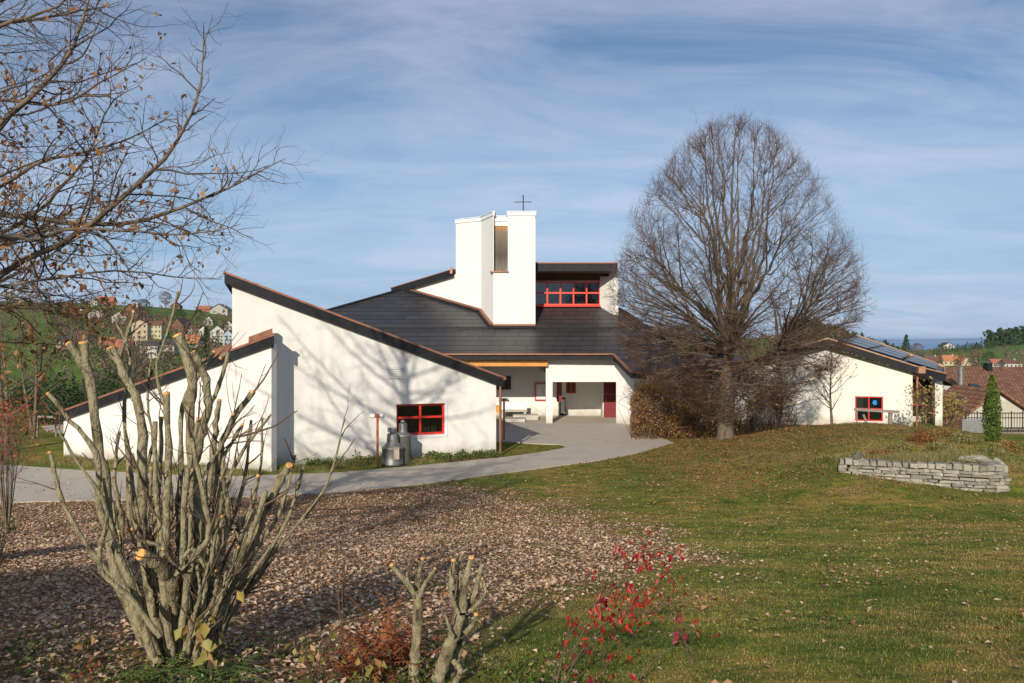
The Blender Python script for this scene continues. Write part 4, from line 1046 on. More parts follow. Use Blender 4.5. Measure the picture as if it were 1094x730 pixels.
# --- the big bare linden
def linden():
    rng = np.random.default_rng(5)
    bx0, by0 = X(775, 34.2), 34.2; bz = tz(bx0, by0)
    root = empty('linden_tree', (bx0, by0, bz), 'huge bare linden with a dense egg-shaped crown of fine twigs', 'tree')
    cx0 = X(782, 34.2)
    hz = np.array([1.2, 2.35, 3.15, 3.95, 5.15, 6.35, 7.55, 8.75, 9.95, 11.15, 12.35, 13.15, 13.9, 14.25]); hr = np.array([1.2, 2.9, 4.1, 4.85, 5.3, 5.5, 5.35, 4.95, 4.4, 3.8, 2.95, 2.2, 1.1, .15])
    env = lambda z: np.interp(z, hz, hr)
    tr = smooth_path([(bx0, by0, bz - .2), (bx0 + .02, by0, bz + 1.0), (bx0 + .10, by0, 2.4), (bx0 + .12, by0 + .05, 3.6), (bx0 + .25, by0, 5.6), (bx0 + .3, by0 + .1, 8.2), (cx0, by0, 11), (cx0 + .15, by0, 13.6)], 40)
    trr = np.interp(tr[:, 2], [-.3, .1, .6, 2.6, 3.6, 6, 9, 14.4], [.62, .45, .36, .32, .25, .14, .06, .012])
    g0 = [(tr[None], trr[None], 16)]
    # ascending limbs aim at points of the crown's hull
    # co-dominant stems rise steeply out of the trunk
    ns = 24; azs = np.arange(ns) * 2.39996 + rng.normal(0, .2, ns); z0s = np.linspace(2.7, 7.5, ns) + rng.normal(0, .2, ns)
    zts = np.where(np.arange(ns) % 3 == 0, rng.uniform(7.5, 10, ns), rng.uniform(10.2, 13.5, ns)); rts = env(zts) * rng.uniform(.25, .80, ns)
    s0 = np.stack([np.interp(z0s, tr[:, 2], tr[:, 0]), np.interp(z0s, tr[:, 2], tr[:, 1]), z0s], 1)
    s2 = np.stack([cx0 + rts * np.cos(azs), by0 + rts * np.sin(azs), zts], 1)
    s1 = s0 * .55 + s2 * .45; s1[:, :2] += .35 * (s2 - s0)[:, :2] * .6; s1[:, 2] -= .3
    KS = 20; sp_ = np.linspace(0, 1, KS)[None, :, None]
    PS = (1 - sp_) ** 2 * s0[:, None] + 2 * sp_ * (1 - sp_) * s1[:, None] + sp_ ** 2 * s2[:, None]
    ws = rng.normal(0, .10, PS.shape).cumsum(axis=1) * .6; ws[:, 0] = 0; PS = PS + ws
    RS_ = rng.uniform(.065, .12, ns)[:, None] * np.linspace(1, .12, KS)[None]
    # branches run from the nearest well-placed spot of a stem to points of the hull
    n1 = 320
    u = (np.arange(n1) + .5) / n1
    zg_ = np.linspace(1.3, 14.1, 400); cw_ = np.cumsum((env(zg_) + .6) * np.interp(zg_, [1.3, 3.5, 6, 9, 14], [.55, .8, .95, 1.2, 1.8])); zt = np.interp(u, cw_ / cw_[-1], zg_); az = np.arange(n1) * 2.39996 + rng.normal(0, .25, n1)
    f = rng.choice([1.0, .96, .75, .5], n1, p=[.68, .22, .07, .03])
    rt = env(zt) * f * rng.uniform(.92, 1.04, n1)
    tgt = np.stack([cx0 + rt * np.cos(az), by0 + rt * np.sin(az), zt], 1)
    cand = np.concatenate([PS[:, 2:].reshape(-1, 3), tr[(tr[:, 2] > 2.2)]]); cr_ = np.concatenate([RS_[:, 2:].reshape(-1), trr[tr[:, 2] > 2.2]])
    dv = tgt[:, None] - cand[None]; dist = np.linalg.norm(dv, axis=2) + 1e-6; el = np.arcsin(dv[..., 2] / dist)
    want = np.interp(zt, [1.3, 3, 5, 8, 11, 14], [-.42, -.14, .20, .62, .90, 1.2])[:, None]
    cost = dist * (1 + 2.2 * np.abs(el - want)) + rng.uniform(0, .5, dist.shape); bi = np.argmin(cost, axis=1)
    st = cand[bi]; L = np.linalg.norm(tgt - st, axis=1)
    low = sst(5.5, 3.0, zt)
    out = np.stack([np.cos(az), np.sin(az), np.zeros(n1)], 1)
    ctrl = (st + tgt) / 2 + out * (L * .06)[:, None] + np.stack([0 * L, 0 * L, L * (.07 + .14 * low)], 1)
    K = 11; sq = np.linspace(0, 1, K)[None, :, None]
    P1 = (1 - sq) ** 2 * st[:, None] + 2 * sq * (1 - sq) * ctrl[:, None] + sq ** 2 * tgt[:, None]
    wob = rng.normal(0, .05, (n1, K, 3)).cumsum(axis=1) * .6; wob[:, 0] = 0; P1 = P1 + wob
    r0 = np.minimum(np.clip(.0105 * L + .008, .014, .07) * rng.uniform(.75, 1.4, n1), cr_[bi] * .8); R1 = r0[:, None] * np.linspace(1, .14, K)[None]
    g1 = [(PS, RS_, 8), (P1, R1, 6)]
    # inner twigs, few
    i2, t2, _ = many(P1, .42, .1, .9, rng); n2_ = len(i2)
    P2a, R2a = sprout(P1, R1, i2, t2, rng.uniform(.55, 1.05, n2_), rng.uniform(.5, 1.1, n2_), 7, .045, .09, np.full(n2_, .009) * rng.uniform(.7, 1.3, n2_), .4, rng=rng)
    # outer branches reach every patch of the egg-shaped shell
    n2_ = 4300
    zg2 = np.linspace(1.3, 14.2, 500); ds = np.sqrt(1 + np.gradient(env(zg2), zg2) ** 2); cw2 = np.cumsum((env(zg2) + .15) * ds * np.interp(zg2, [1.3, 3, 5, 14], [.8, 1.1, 1, 1.2]))
    z2 = np.interp(rng.random(n2_), cw2 / cw2[-1], zg2); a2 = rng.uniform(0, 2 * math.pi, n2_); f2 = np.where(rng.random(n2_) < .72, rng.uniform(.88, .985, n2_), rng.uniform(.5, .88, n2_))
    T2 = np.stack([cx0 + env(z2) * f2 * np.cos(a2), by0 + env(z2) * f2 * np.sin(a2), z2], 1)
    cd2 = np.concatenate([P1[:, 2:10].reshape(-1, 3), PS[:, 8:19].reshape(-1, 3)]); cr2 = np.concatenate([R1[:, 2:10].reshape(-1), RS_[:, 8:19].reshape(-1)])
    w2_ = np.interp(z2, [1.3, 3, 6, 9, 12, 14], [-.25, .1, .45, .75, 1.0, 1.3]); b2i = np.zeros(n2_, int)
    for k in range(0, n2_, 300):
        dv = T2[k:k + 300, None] - cd2[None]; dd = np.linalg.norm(dv, axis=2) + 1e-6; e2 = np.arcsin(np.clip(dv[..., 2] / dd, -1, 1))
        b2i[k:k + 300] = np.argmin(dd * (1 + 1.4 * np.abs(e2 - w2_[k:k + 300, None])) + np.where(dd < .6, 2.0, 0) + rng.uniform(0, .35, dd.shape), axis=1)
    S2 = cd2[b2i]; L2_ = np.linalg.norm(T2 - S2, axis=1); o2 = np.stack([np.cos(a2), np.sin(a2), 0 * a2], 1)
    c2_ = (S2 + T2) / 2 + o2 * (L2_ * .10)[:, None] - np.array([[0, 0, 1.0]]) * (L2_ * .06)[:, None]
    s7 = np.linspace(0, 1, 7)[None, :, None]; P2b = (1 - s7) ** 2 * S2[:, None] + 2 * s7 * (1 - s7) * c2_[:, None] + s7 ** 2 * T2[:, None]
    wb = rng.normal(0, .028, P2b.shape).cumsum(axis=1); wb[:, 0] = 0; P2b = P2b + wb
    R2b = np.minimum(.0062 + .0052 * L2_, cr2[b2i] * .85)[:, None] * np.linspace(1, .35, 7)[None]
    P2 = np.concatenate([P2a, P2b]); R2 = np.concatenate([R2a, R2b]); n2_ = len(P2)
    # keep to the hull
    def clip_env(Pq, fac=1.05):
        d = np.hypot(Pq[..., 0] - cx0, Pq[..., 1] - by0); e_ = env(Pq[..., 2]) * fac + .12
        k = np.where(Pq[..., 2] > 13.2, 1, np.minimum(1, e_ / np.maximum(d, 1e-3))); Pq[..., 0] = cx0 + (Pq[..., 0] - cx0) * k; Pq[..., 1] = by0 + (Pq[..., 1] - by0) * k
        return Pq
    P2 = clip_env(P2, 1.0)
    i3, t3, _ = many(P2, .105, .35, .99, rng); n3 = len(i3)
    P3, R3 = sprout(P2, R2, i3, t3, rng.uniform(.45, .9, n3), rng.uniform(.20, .48, n3), 4, .12, .09, np.full(n3, .0080), .5, rng=rng)
    i4, t4, _ = many(P3, .16, .3, .95, rng); n4 = len(i4)
    P4, R4 = sprout(P3, R3, i4, t4, rng.uniform(.4, .8, n4), rng.uniform(.12, .3, n4), 3, .12, .08, np.full(n4, .0055), .6, rng=rng)
    P3 = clip_env(P3, 1.03); P4 = clip_env(P4, 1.04)
    V, Fq = tubes(g0 + g1); crown_part('trunk', V, Fq, M_BARK, root)
    V, Fq = tubes([(P2, R2, 4)]); crown_part('branch', V, Fq, M_LIMB, root)['kind'] = 'stuff'
    V, Fq = tubes([(P3, R3, 3), (P4, R4, 3)]); crown_part('crown', V, Fq, M_TWIG, root)
    # a few leaves still hang low down, mostly on the left and in the lower crown
    tips = P3[:, -1]; m_ = (tips[:, 2] < 4.0) & (rng.random(len(tips)) < .10); T_ = tips[m_]
    V, Fq = leaves(T_ + rng.normal(0, .05, T_.shape), .085, rng, droop=.6, aspect=.8); crown_part('dead_leaves', V, Fq, L_BROWN, root)
    return root
linden()

# --- the oak at the left whose trunk is outside the picture
def oak():
    rng = np.random.default_rng(21)
    ox, oy = -9.2, 10.5; oz = tz(ox, oy)
    root = empty('oak_tree', (ox, oy, oz), 'spreading oak reaching in from the left with brown leaves on bare branches', 'tree')
    tr = smooth_path([(ox, oy, oz - .2), (ox + .1, oy, oz + 1.2), (ox + .2, oy, oz + 3), (ox + .1, oy + .1, oz + 6), (ox + .5, oy, oz + 9), (ox + .3, oy, oz + 12.5)], 24)
    trr = np.interp(tr[:, 2] - oz, [0, .5, 3, 6, 9, 12.5], [.50, .38, .31, .22, .13, .03])
    def px3(l, r0):
        pts = [P(a, b_, d) for a, b_, d in l]
        k = min(range(len(tr)), key=lambda q: (Vector(tr[q]) - Vector(pts[0])).length + abs(tr[q][2] - pts[0][2]) * 0)
        zst = max(oz + 1.8, pts[0][2] - .9); q0 = (float(np.interp(zst, tr[:, 2], tr[:, 0])), float(np.interp(zst, tr[:, 2], tr[:, 1])), zst)
        return smooth_path([q0] + pts, 16), r0
    vis = [
        px3([(-60, 330, 9.6), (0, 289, 9.4), (77, 253, 9.2), (149, 194, 9.1), (181, 158, 9.2), (208, 95, 9.4), (213, 28, 9.6)], .085),
        px3([(-60, 235, 10.6), (0, 226, 10.4), (90, 235, 10.0), (145, 233, 9.9), (217, 208, 10.0), (258, 192, 10.2), (302, 168, 10.4)], .075),
        px3([(-50, 170, 9.0), (0, 137, 9.2), (45, 95, 9.5), (86, 50, 9.8), (106, -20, 10.2), (112, -80, 10.4)], .08),
        px3([(-60, 215, 11.4), (0, 200, 11.2), (45, 170, 11), (90, 160, 11), (140, 146, 11.2), (185, 120, 11.5)], .06),
        px3([(-60, 120, 9.8), (0, 108, 9.8), (59, 110, 9.6), (113, 86, 9.5), (167, 59, 9.8)], .055),
        px3([(-20, 262, 8.8), (40, 262, 8.8), (90, 250, 8.7), (163, 255, 8.8), (217, 258, 9), (268, 247, 9.3)], .05),
        px3([(-60, 300, 9.8), (0, 305, 9.6), (60, 300, 9.4), (130, 290, 9.4), (200, 298, 9.8), (240, 300, 10)], .04),
        px3([(-60, 60, 10.4), (0, 30, 10.4), (60, 8, 10.6), (90, -50, 11)], .07),
        px3([(-30, 20, 9.3), (40, -10, 9.2), (130, -30, 9.6), (200, -60, 10)], .07),
        px3([(-60, 255, 12), (10, 262, 12), (80, 225, 12.2), (150, 215, 12.6), (220, 230, 13)], .055),
        px3([(-60, 285, 10.9), (0, 255, 10.7), (60, 215, 10.5), (95, 175, 10.5), (120, 120, 10.7), (150, 95, 11)], .06),
        px3([(-60, 330, 8.6), (20, 315, 8.6), (50, 345, 8.8), (65, 365, 9)], .03),
    ]
    n = 46; more = []
    for k in range(n):          # the rest of the crown, out of the picture, that shades the wall
        a = k * 2.4 + .3; z0 = oz + 3 + 8.8 * (k / n); zt_ = z0 + 1.5 + 1.6 * (k / n); rr0 = 5.6 * math.sin(math.pi * min(1, .22 + .72 * k / n)) 
        if math.cos(a) > .45 and k < n * .62: continue
        q0 = (float(np.interp(z0, tr[:, 2], tr[:, 0])), float(np.interp(z0, tr[:, 2], tr[:, 1])), z0)
        q2 = (q0[0] + rr0 * math.cos(a), q0[1] + rr0 * math.sin(a), zt_); q1 = ((q0[0] + q2[0]) / 2, (q0[1] + q2[1]) / 2, (z0 + zt_) / 2 - .3)
        more.append((smooth_path([q0, q1, q2], 16), .085))
    allb = vis + more
    P1 = np.array([a for a, _ in allb]); R1 = np.array([r_ * .66 * np.linspace(1, .10, 16) for _, r_ in allb])
    P1[:, 1:] += (rng.normal(0, .03, P1[:, 1:].shape)).cumsum(axis=1) * .5
    i2, t2, L = many(P1, .20, .14, .995, rng); n2_ = len(i2)
    l2 = np.clip(L[i2] * .24 * (1.15 - t2), .45, 1.25) * rng.uniform(.6, 1.35, n2_)
    P2, R2 = sprout(P1, R1, i2, t2, rng.uniform(.55, 1.1, n2_), l2, 8, .035, .17, rng.uniform(.007, .014, n2_), .3, rng=rng)
    i3, t3, _ = many(P2, .125, .10, .99, rng); n3 = len(i3)
    P3, R3 = sprout(P2, R2, i3, t3, rng.uniform(.5, 1.1, n3), rng.uniform(.18, .55, n3), 5, .04, .18, rng.uniform(.0034, .0056, n3), .45, rng=rng)
    i4, t4, _ = many(P3, .15, .25, .98, rng); n4 = len(i4)
    P4, R4 = sprout(P3, R3, i4, t4, rng.uniform(.5, 1.1, n4), rng.uniform(.07, .24, n4), 3, .05, .12, np.full(n4, .0032), .6, rng=rng)
    V, Fq = tubes([(tr[None], trr[None], 14), (P1, R1, 8)]); crown_part('trunk', V, Fq, M_OAKB, root)
    V, Fq = tubes([(P2, R2, 5), (P3, R3, 3), (P4, R4, 3)]); crown_part('crown', V, Fq, M_OAKT, root)
    tips = np.concatenate([P4[:, -1], P3[:, -1]])
    dens = noise2(tips[:, 0] * 1.0, tips[:, 2], 1.9) * .5 + noise2(tips[:, 1] + 3, tips[:, 2], 4.1) * .4
    lowb = sst(9.5, 4.5, tips[:, 2]) * sst(-3.0, -7.0, tips[:, 0])
    m_ = rng.random(len(tips)) < (.035 + .50 * lowb) * (1 + 2.2 * np.clip(dens, -.45, 1))
    m_ &= (tips[:, 0] / tips[:, 1] * F + 547 < 285)
    T_ = tips[m_]; T_ = np.repeat(T_, 2, axis=0) + rng.normal(0, .035, (len(T_) * 2, 3))
    V, Fq = leaves(T_, .085, rng, droop=.9, aspect=.55); crown_part('dead_leaves', V, Fq, L_OAK, root)
oak()

# --- generic bare tree / shrub
def bare_tree(name, x, y, h, r_, label, seed, rad=.12, stems=1, group=None, spacing=.4, twig=.012, mb_=None, mt_=None, n1=26, leafm=None, leafp=0, lsize=.08, cat='tree', zb=.25, lv=3, z0=None):
    rng = np.random.default_rng(seed); z = tz(x, y) if z0 is None else z0
    root = empty(name, (x, y, z), label, cat, group)
    base = []
    for k in range(stems):
        a = rng.uniform(0, 6.28); lean = 0 if stems == 1 else rng.uniform(.1, .5) * r_
        base.append(smooth_path([(x, y, z - .1), (x + lean * .4 * math.cos(a) + rng.normal(0, .02 * h), y + lean * .4 * math.sin(a), z + h * .45), (x + lean * math.cos(a), y + lean * math.sin(a), z + h * .97)], 14))
    P0 = np.array(base); R0 = np.array([rad * np.linspace(1, .1, 14)] * stems)
    i1 = np.repeat(np.arange(stems), n1); t1 = np.tile(zb + (1 - zb) * (np.arange(n1) + .5) / n1, stems); m1 = len(i1)
    prof = np.sin(np.pi * np.clip(.18 + .78 * (t1 - zb) / (1 - zb), 0, 1)) ** .8
    P1, R1 = sprout(P0, R0, i1, t1, rng.uniform(.7, 1.15, m1) - .3 * t1, r_ * prof * rng.uniform(.8, 1.2, m1) * 1.2, 8, .10, .07, rad * .42 * (1.1 - t1), .2, rng=rng)
    i2, t2, L = many(P1, spacing, .15, .99, rng); n2_ = len(i2)
    P2, R2 = sprout(P1, R1, i2, t2, rng.uniform(.5, .95, n2_), np.clip(L[i2] * .38 * (1.15 - t2), .15, 2) * rng.uniform(.7, 1.3, n2_), 5, .09, .09, np.full(n2_, twig * 1.6), .4, rng=rng)
    g = [(P2, R2, 3)]; tips = P2[:, -1]
    if lv >= 3:
        i3, t3, _ = many(P2, spacing * .5, .15, .99, rng); n3 = len(i3)
        P3, R3 = sprout(P2, R2, i3, t3, rng.uniform(.45, .9, n3), rng.uniform(.5, 1.3, n3) * spacing * .9, 3, .1, .1, np.full(n3, twig), .5, rng=rng); g.append((P3, R3, 3)); tips = np.concatenate([P3[:, -1], P3[:, 1], P2[:, -1]])
    V, Fq = tubes([(P0, R0, 9), (P1, R1, 5)]); crown_part('trunk', V, Fq, mb_ or M_BARK, root)
    V, Fq = tubes(g); crown_part('crown', V, Fq, mt_ or M_TWIG, root)
    if leafm and leafp:
        nl = int(len(tips) * leafp); sel = rng.integers(0, len(tips), nl)
        V, Fq = leaves(tips[sel] + rng.normal(0, spacing * .12, (nl, 3)), lsize, rng, droop=.4, aspect=.75); crown_part('leaves', V, Fq, leafm, root)
    return root
# --- leafy masses: hedge, shrubs
def leafy(name, label, cat, pts_fn, n, size, m, seed, stems=None, group=None, base=None, mt_=None, aspect=.7, nst=40, str_=.012):
    rng = np.random.default_rng(seed)
    C = pts_fn(rng, n)
    b_ = base or tuple(C.mean(axis=0)[:2]) + (float(C[:, 2].min()),)
    root = empty(name, b_, label, cat, group)
    V, Fq = leaves(C, size, rng, aspect=aspect); crown_part('foliage', V, Fq, m, root)
    if stems is not None:
        S = stems(rng, nst); V, Fq = tubes([(S, np.repeat(np.linspace(str_, str_ * .4, S.shape[1])[None], len(S), 0), 4)]); crown_part('stem', V, Fq, mt_ or M_TWIG, root)
    return root
def clumpy(C, rng, s=2.2, thr=-.2):
    """keep points where a 3D wave field is high: leaves light and dark clumps and gaps"""
    f = np.sin(C[:, 0] * s * 2.1 + 1.3 * np.sin(C[:, 2] * s * 1.7)) + np.sin(C[:, 1] * s * 1.9 + 2) + np.sin(C[:, 2] * s * 2.6 + 1.5 * np.sin(C[:, 0] * s)) + rng.normal(0, .5, len(C))
    return C[f > thr]
def beech_pts(px0, px1, y0, y1, ztop, lean=0):
    def f(rng, n):
        y = rng.uniform(y0, y1, n); pxx = rng.uniform(px0, px1, n); x = (pxx - 547) / F * y
        zt = ztop + .18 * np.sin(x * 3.1) + .12 * np.sin(x * 7 + 1) - .5 * sst(.85, 1, np.abs(2 * (pxx - px0) / (px1 - px0) - 1))
        g = terrain(x, y); z = g + (zt - g) * rng.random(n) ** .8
        return clumpy(np.stack([x, y, z], 1), rng, 1.6, -.9)
    return f
def beech_st(px0, px1, y0, y1, ztop):
    def f(rng, n):
        y = rng.uniform(y0, y1, n); x = (rng.uniform(px0, px1, n) - 547) / F * y; g = terrain(x, y); S = np.zeros((n, 5, 3))
        for k in range(5): S[:, k] = np.stack([x + rng.normal(0, .05, n) * k + .12 * k * rng.normal(0, 1, n), y + .05 * k * rng.normal(0, 1, n), g + (ztop + rng.uniform(-.3, .25, n) - g) * k / 4], 1)
        return S
    return f
L_HEDGE = leaf_mat('hedge_leaves', [(.18, .085, .03), (.32, .16, .05), (.42, .22, .07), (.22, .14, .04), (.28, .21, .05)])
leafy('beech_hedge', 'dense brown-leaved beech hedge at the right edge of the forecourt', 'hedge', beech_pts(674, 745, 36.5, 40.3, 2.45), 15000, .085, L_HEDGE, 1, beech_st(674, 745, 36.5, 40.3, 2.35), nst=260)
leafy('shrub', 'brown leafy shrub behind the linden trunk', 'shrub', beech_pts(738, 792, 36.5, 39.5, 1.5), 2200, .09, L_HEDGE, 2, beech_st(738, 800, 36.5, 39.5, 2.0), nst=110)
leafy('shrub', 'bare twiggy shrub with few brown leaves right of the linden before the hall', 'shrub', beech_pts(798, 850, 37.0, 39.0, 2.0), 700, .08, L_HEDGE, 3, beech_st(798, 850, 37, 39, 2.3), nst=110)
bare_tree('shrub', X(742, 37.5), 37.5, 2.9, 1.5, 'bare many-stemmed shrub between the hedge and the linden', 31, .035, 6, spacing=.2, twig=.006, n1=12, cat='shrub', leafm=L_BROWN, leafp=.2)
bare_tree('shrub', X(808, 36.5), 36.5, 3.1, 1.6, 'bare many-stemmed shrub just right of the linden trunk', 32, .035, 7, spacing=.2, twig=.006, n1=12, cat='shrub', leafm=L_BROWN, leafp=.18)
bare_tree('shrub', X(832, 38.5), 38.5, 3.0, 1.6, 'tangled bare shrub in front of the small red gable window', 33, .03, 8, spacing=.2, twig=.006, n1=12, cat='shrub', leafm=L_BROWN, leafp=.10)
bare_tree('small_tree', X(889, 35.5), 35.5, 3.3, 1.5, 'small bare tree on the mound left of the hall window', 34, .07, 1, spacing=.22, twig=.007, n1=26, zb=.22, cat='tree', leafm=L_BROWN, leafp=.10)
bare_tree('shrub', X(986, 38), 38, 2.3, 1.0, 'bare shrub with yellow leaves at the right corner of the hall', 35, .022, 9, spacing=.16, twig=.006, n1=12, cat='shrub', leafm=L_YEL, leafp=.16, lsize=.12)
bare_tree('shrub', X(1018, 46), 46, 2.2, 1.0, 'yellow-orange shrub between the hall and the brown roofed house', 36, .03, 7, spacing=.2, twig=.008, n1=12, cat='shrub', leafm=L_YEL, leafp=.5, lsize=.13, z0=-1)

# --- thuja column
def cone_crown(x, y, z, h, r_, n, size, m, root, seed, kind='column', skip=.0):
    rng = np.random.default_rng(seed)
    t_ = rng.random(n) ** .85; a = rng.uniform(0, 6.28, n)
    if kind == 'column': pr = np.sin(np.pi * np.clip(.16 + .84 * t_, 0, 1)) ** .7 * (1 - .25 * t_)
    elif kind == 'cone': pr = (1 - t_) ** .9 * (1 + .16 * np.sin(t_ * 38))
    else: pr = np.sqrt(np.clip(1 - (2 * t_ - 1) ** 2, 0, 1))
    lump = 1 + .16 * np.sin(a * 3 + t_ * 9 + seed) + .12 * np.sin(a * 5 - t_ * 17)
    rr = r_ * pr * lump * (rng.random(n) ** .35)
    C = np.stack([x + rr * np.cos(a), y + rr * np.sin(a), z + t_ * h], 1)
    if skip: C = clumpy(C, rng, skip, -.5)
    V, Fq = leaves(C, size, rng, droop=-.8 if kind == 'column' else 0, aspect=.6); return crown_part('crown', V, Fq, m, root)
def leaf_tree(name, x, y, h, r_, label, seed, kind='ball', m=None, n=900, size=None, cat='tree', group=None, tf=.25, z=None, skip=0):
    z = tz(x, y) if z is None else z
    root = empty(name, (x, y, z), label, cat, group)
    MB().tube([(x, y, z - .3), (x, y, z + h * .6)], [h * .03, h * .012], 6).build('trunk', M_BARK, root)
    cone_crown(x, y, z + h * tf, h * (1 - tf), r_, n, size or h * .06, m or L_CON, root, seed, kind, skip)
    return root
leaf_tree('thuja', X(1060, 31.5), 31.5, 2.8, .34, 'narrow bright green columnar thuja at the right edge of the mound', 3, 'column', L_THUJA, 6500, .085, 'conifer', tf=.02)

# --- pruned many-stemmed shrub in the foreground
def stems_object(name, label, cat, d0, specs, base, group=None, seed=1, twigs=0, rs=1.0, tl=.95):
    """specs: (points [(px,py,depth)], radius m at base, cut?)"""
    rng = np.random.default_rng(seed)
    root = empty(name, base, label, cat, group)
    g8 = []; cut = MB(); 
    for pts, r0, r1, ct in specs:
        r0 *= rs; r1 *= rs
        A3 = [P(a, b_, d) for a, b_, d in pts]; K = 20; q = smooth_path(A3, K)
        q[1:-1] += rng.normal(0, r0 * (.15 if len(specs) > 20 else .07), (K - 2, 3))
        rr = np.linspace(r0, r1, K) * (1 + .12 * np.sin(np.arange(K) * 2.3 + rng.uniform(0, 6)) + rng.normal(0, .09 if len(specs) > 20 else .05, K))
        if ct == 2: rr[-1] *= 1.0
        g8.append((q[None], rr[None], 10))
        if ct:
            tdir = Vector(q[-1] - q[-2]).normalized(); e_ = Vector(q[-1]); cut.tube([e_ - tdir * .01, e_ + tdir * .006], [rr[-1] * 1.02, rr[-1] * .97], 12)
    V, Fq = tubes(g8); link_mesh('trunk', V, Fq, M_OLIVE, root, smooth=True)
    if cut.v: cut.build('cut_end', M_CUT, root)['kind'] = 'stuff'
    if twigs:
        PP = np.array([g[0][0] for g in g8]); RR_ = np.array([g[1][0] for g in g8])
        ii = rng.integers(0, len(PP), twigs); tt = rng.uniform(.25, .98, twigs)
        Pt, Rt = sprout(PP, RR_, ii, tt, rng.uniform(.35, 1.0, twigs), rng.uniform(.12, tl, twigs), 8, .06, .10, rng.uniform(.003, .011, twigs), .35, rng=rng)
        i2, t2, _ = many(Pt, .2, .2, .95, rng); P2, R2 = sprout(Pt, Rt, i2, t2, rng.uniform(.4, .9, len(i2)), rng.uniform(.05, .25, len(i2)), 4, .05, .1, np.full(len(i2), .0028), .5, rng=rng)
        V, Fq = tubes([(Pt, Rt, 5), (P2, R2, 3)]); link_mesh('twigs', V, Fq, M_OAKT, root, smooth=True)['kind'] = 'stuff'
    return root
def z8(l, d0, dd=0): # crop coordinates of the shrub close-up -> photo pixels
    return [(40 + a / 1.827, 330 + b_ / 1.827, d0 + dd * k / max(1, len(l) - 1)) for k, (a, b_) in enumerate(l)]
SP = [
    (z8([(235, 690), (195, 590), (150, 505), (138, 400), (128, 300), (108, 180), (90, 66)], 5.95, .2), .085, .052, 1),
    (z8([(225, 680), (190, 560), (150, 460), (118, 380), (120, 310), (95, 250), (60, 215), (20, 165)], 5.7, -.2), .05, .022, 1),
    (z8([(250, 690), (222, 560), (205, 430), (203, 300), (200, 200), (170, 130), (143, 78)], 6.05, .25), .075, .05, 1),
    (z8([(203, 205), (185, 150), (160, 110), (172, 60), (188, 5)], 6.2, .2), .035, .02, 1),
    (z8([(265, 690), (250, 600), (248, 480), (256, 330), (252, 164)], 5.9, -.1), .065, .036, 1),
    (z8([(285, 690), (300, 560), (318, 440), (303, 330), (295, 200), (300, 130), (274, 52)], 6.15, .1), .09, .062, 1),
    (z8([(300, 330), (318, 250), (334, 170), (304, 84)], 6.1, -.1), .06, .045, 1),
    (z8([(325, 210), (350, 160), (372, 90), (358, 96)], 6.2, .2), .03, .022, 1),
    (z8([(300, 700), (330, 600), (345, 500), (352, 400), (362, 330)], 6.25, .1), .09, .045, 1),
    (z8([(310, 700), (370, 560), (420, 470), (440, 400), (470, 345), (492, 305)], 6.1, -.2), .085, .045, 2),
    (z8([(330, 560), (345, 440), (355, 300), (370, 240), (420, 162)], 6.4, .2), .06, .035, 1),
    (z8([(320, 520), (330, 400), (345, 260), (355, 178)], 6.5, .2), .06, .03, 1),
    (z8([(345, 480), (365, 360), (400, 280), (456, 206)], 6.2, .1), .035, .015, 0),
    (z8([(268, 600), (262, 540), (238, 500), (202, 480)], 5.95, -.40), .055, .082, 1),
    (z8([(235, 690), (240, 560), (232, 420), (238, 320), (242, 212)], 6.3, .2), .05, .024, 1),
    (z8([(260, 420), (258, 300), (250, 200), (232, 120), (262, 20), (275, -35)], 6.3, .1), .03, .014, 1),
    (z8([(225, 600), (215, 450), (222, 310)], 6.0, .1), .035, .02, 1),
    (z8([(240, 640), (175, 560), (120, 500), (135, 390), (70, 290), (40, 232)], 5.6, -.2), .04, .012, 1),
    (z8([(280, 640), (300, 500), (335, 440), (316, 330), (298, 240)], 5.8, -.1), .05, .022, 1),
    (z8([(300, 640), (285, 500), (290, 350), (315, 214)], 5.9, .0), .045, .026, 1),
    (z8([(260, 560), (240, 470), (200, 452), (185, 430)], 5.9, -.2), .03, .018, 1),
    (z8([(300, 520), (270, 500), (245, 470)], 5.8, -.2), .025, .018, 1),
    (z8([(340, 520), (300, 470), (270, 520), (290, 500)], 5.8, -.1), .03, .02, 0),
    (z8([(215, 500), (180, 420), (178, 300), (170, 200), (180, 90), (150, 20)], 6.4, .3), .04, .015, 0),
    (z8([(160, 520), (165, 420), (150, 330), (160, 240)], 6.4, .2), .04, .022, 1),
    (z8([(290, 560), (275, 420), (280, 300), (285, 180), (330, 110), (345, 84)], 6.5, .2), .045, .022, 1),
    (z8([(360, 480), (372, 400), (362, 300), (400, 226)], 6.0, -.1), .035, .02, 1),
    (z8([(200, 640), (165, 540), (155, 430), (140, 360)], 6.5, .1), .05, .03, 1),
    (z8([(350, 600), (380, 520), (400, 440), (352, 390)], 6.4, .1), .05, .03, 0),
    (z8([(110, 190), (100, 130), (62, 70)], 6.2, .1), .05, .045, 1),
    (z8([(330, 620), (365, 560), (400, 530), (420, 470)], 6.3, .2), .05, .03, 0),
    (z8([(205, 330), (225, 260), (215, 180), (222, 90)], 6.5, .1), .025, .012, 0),
    (z8([(316, 330), (345, 290), (368, 250), (383, 205)], 5.9, -.1), .03, .016, 1),
]
_r = random.Random(12)
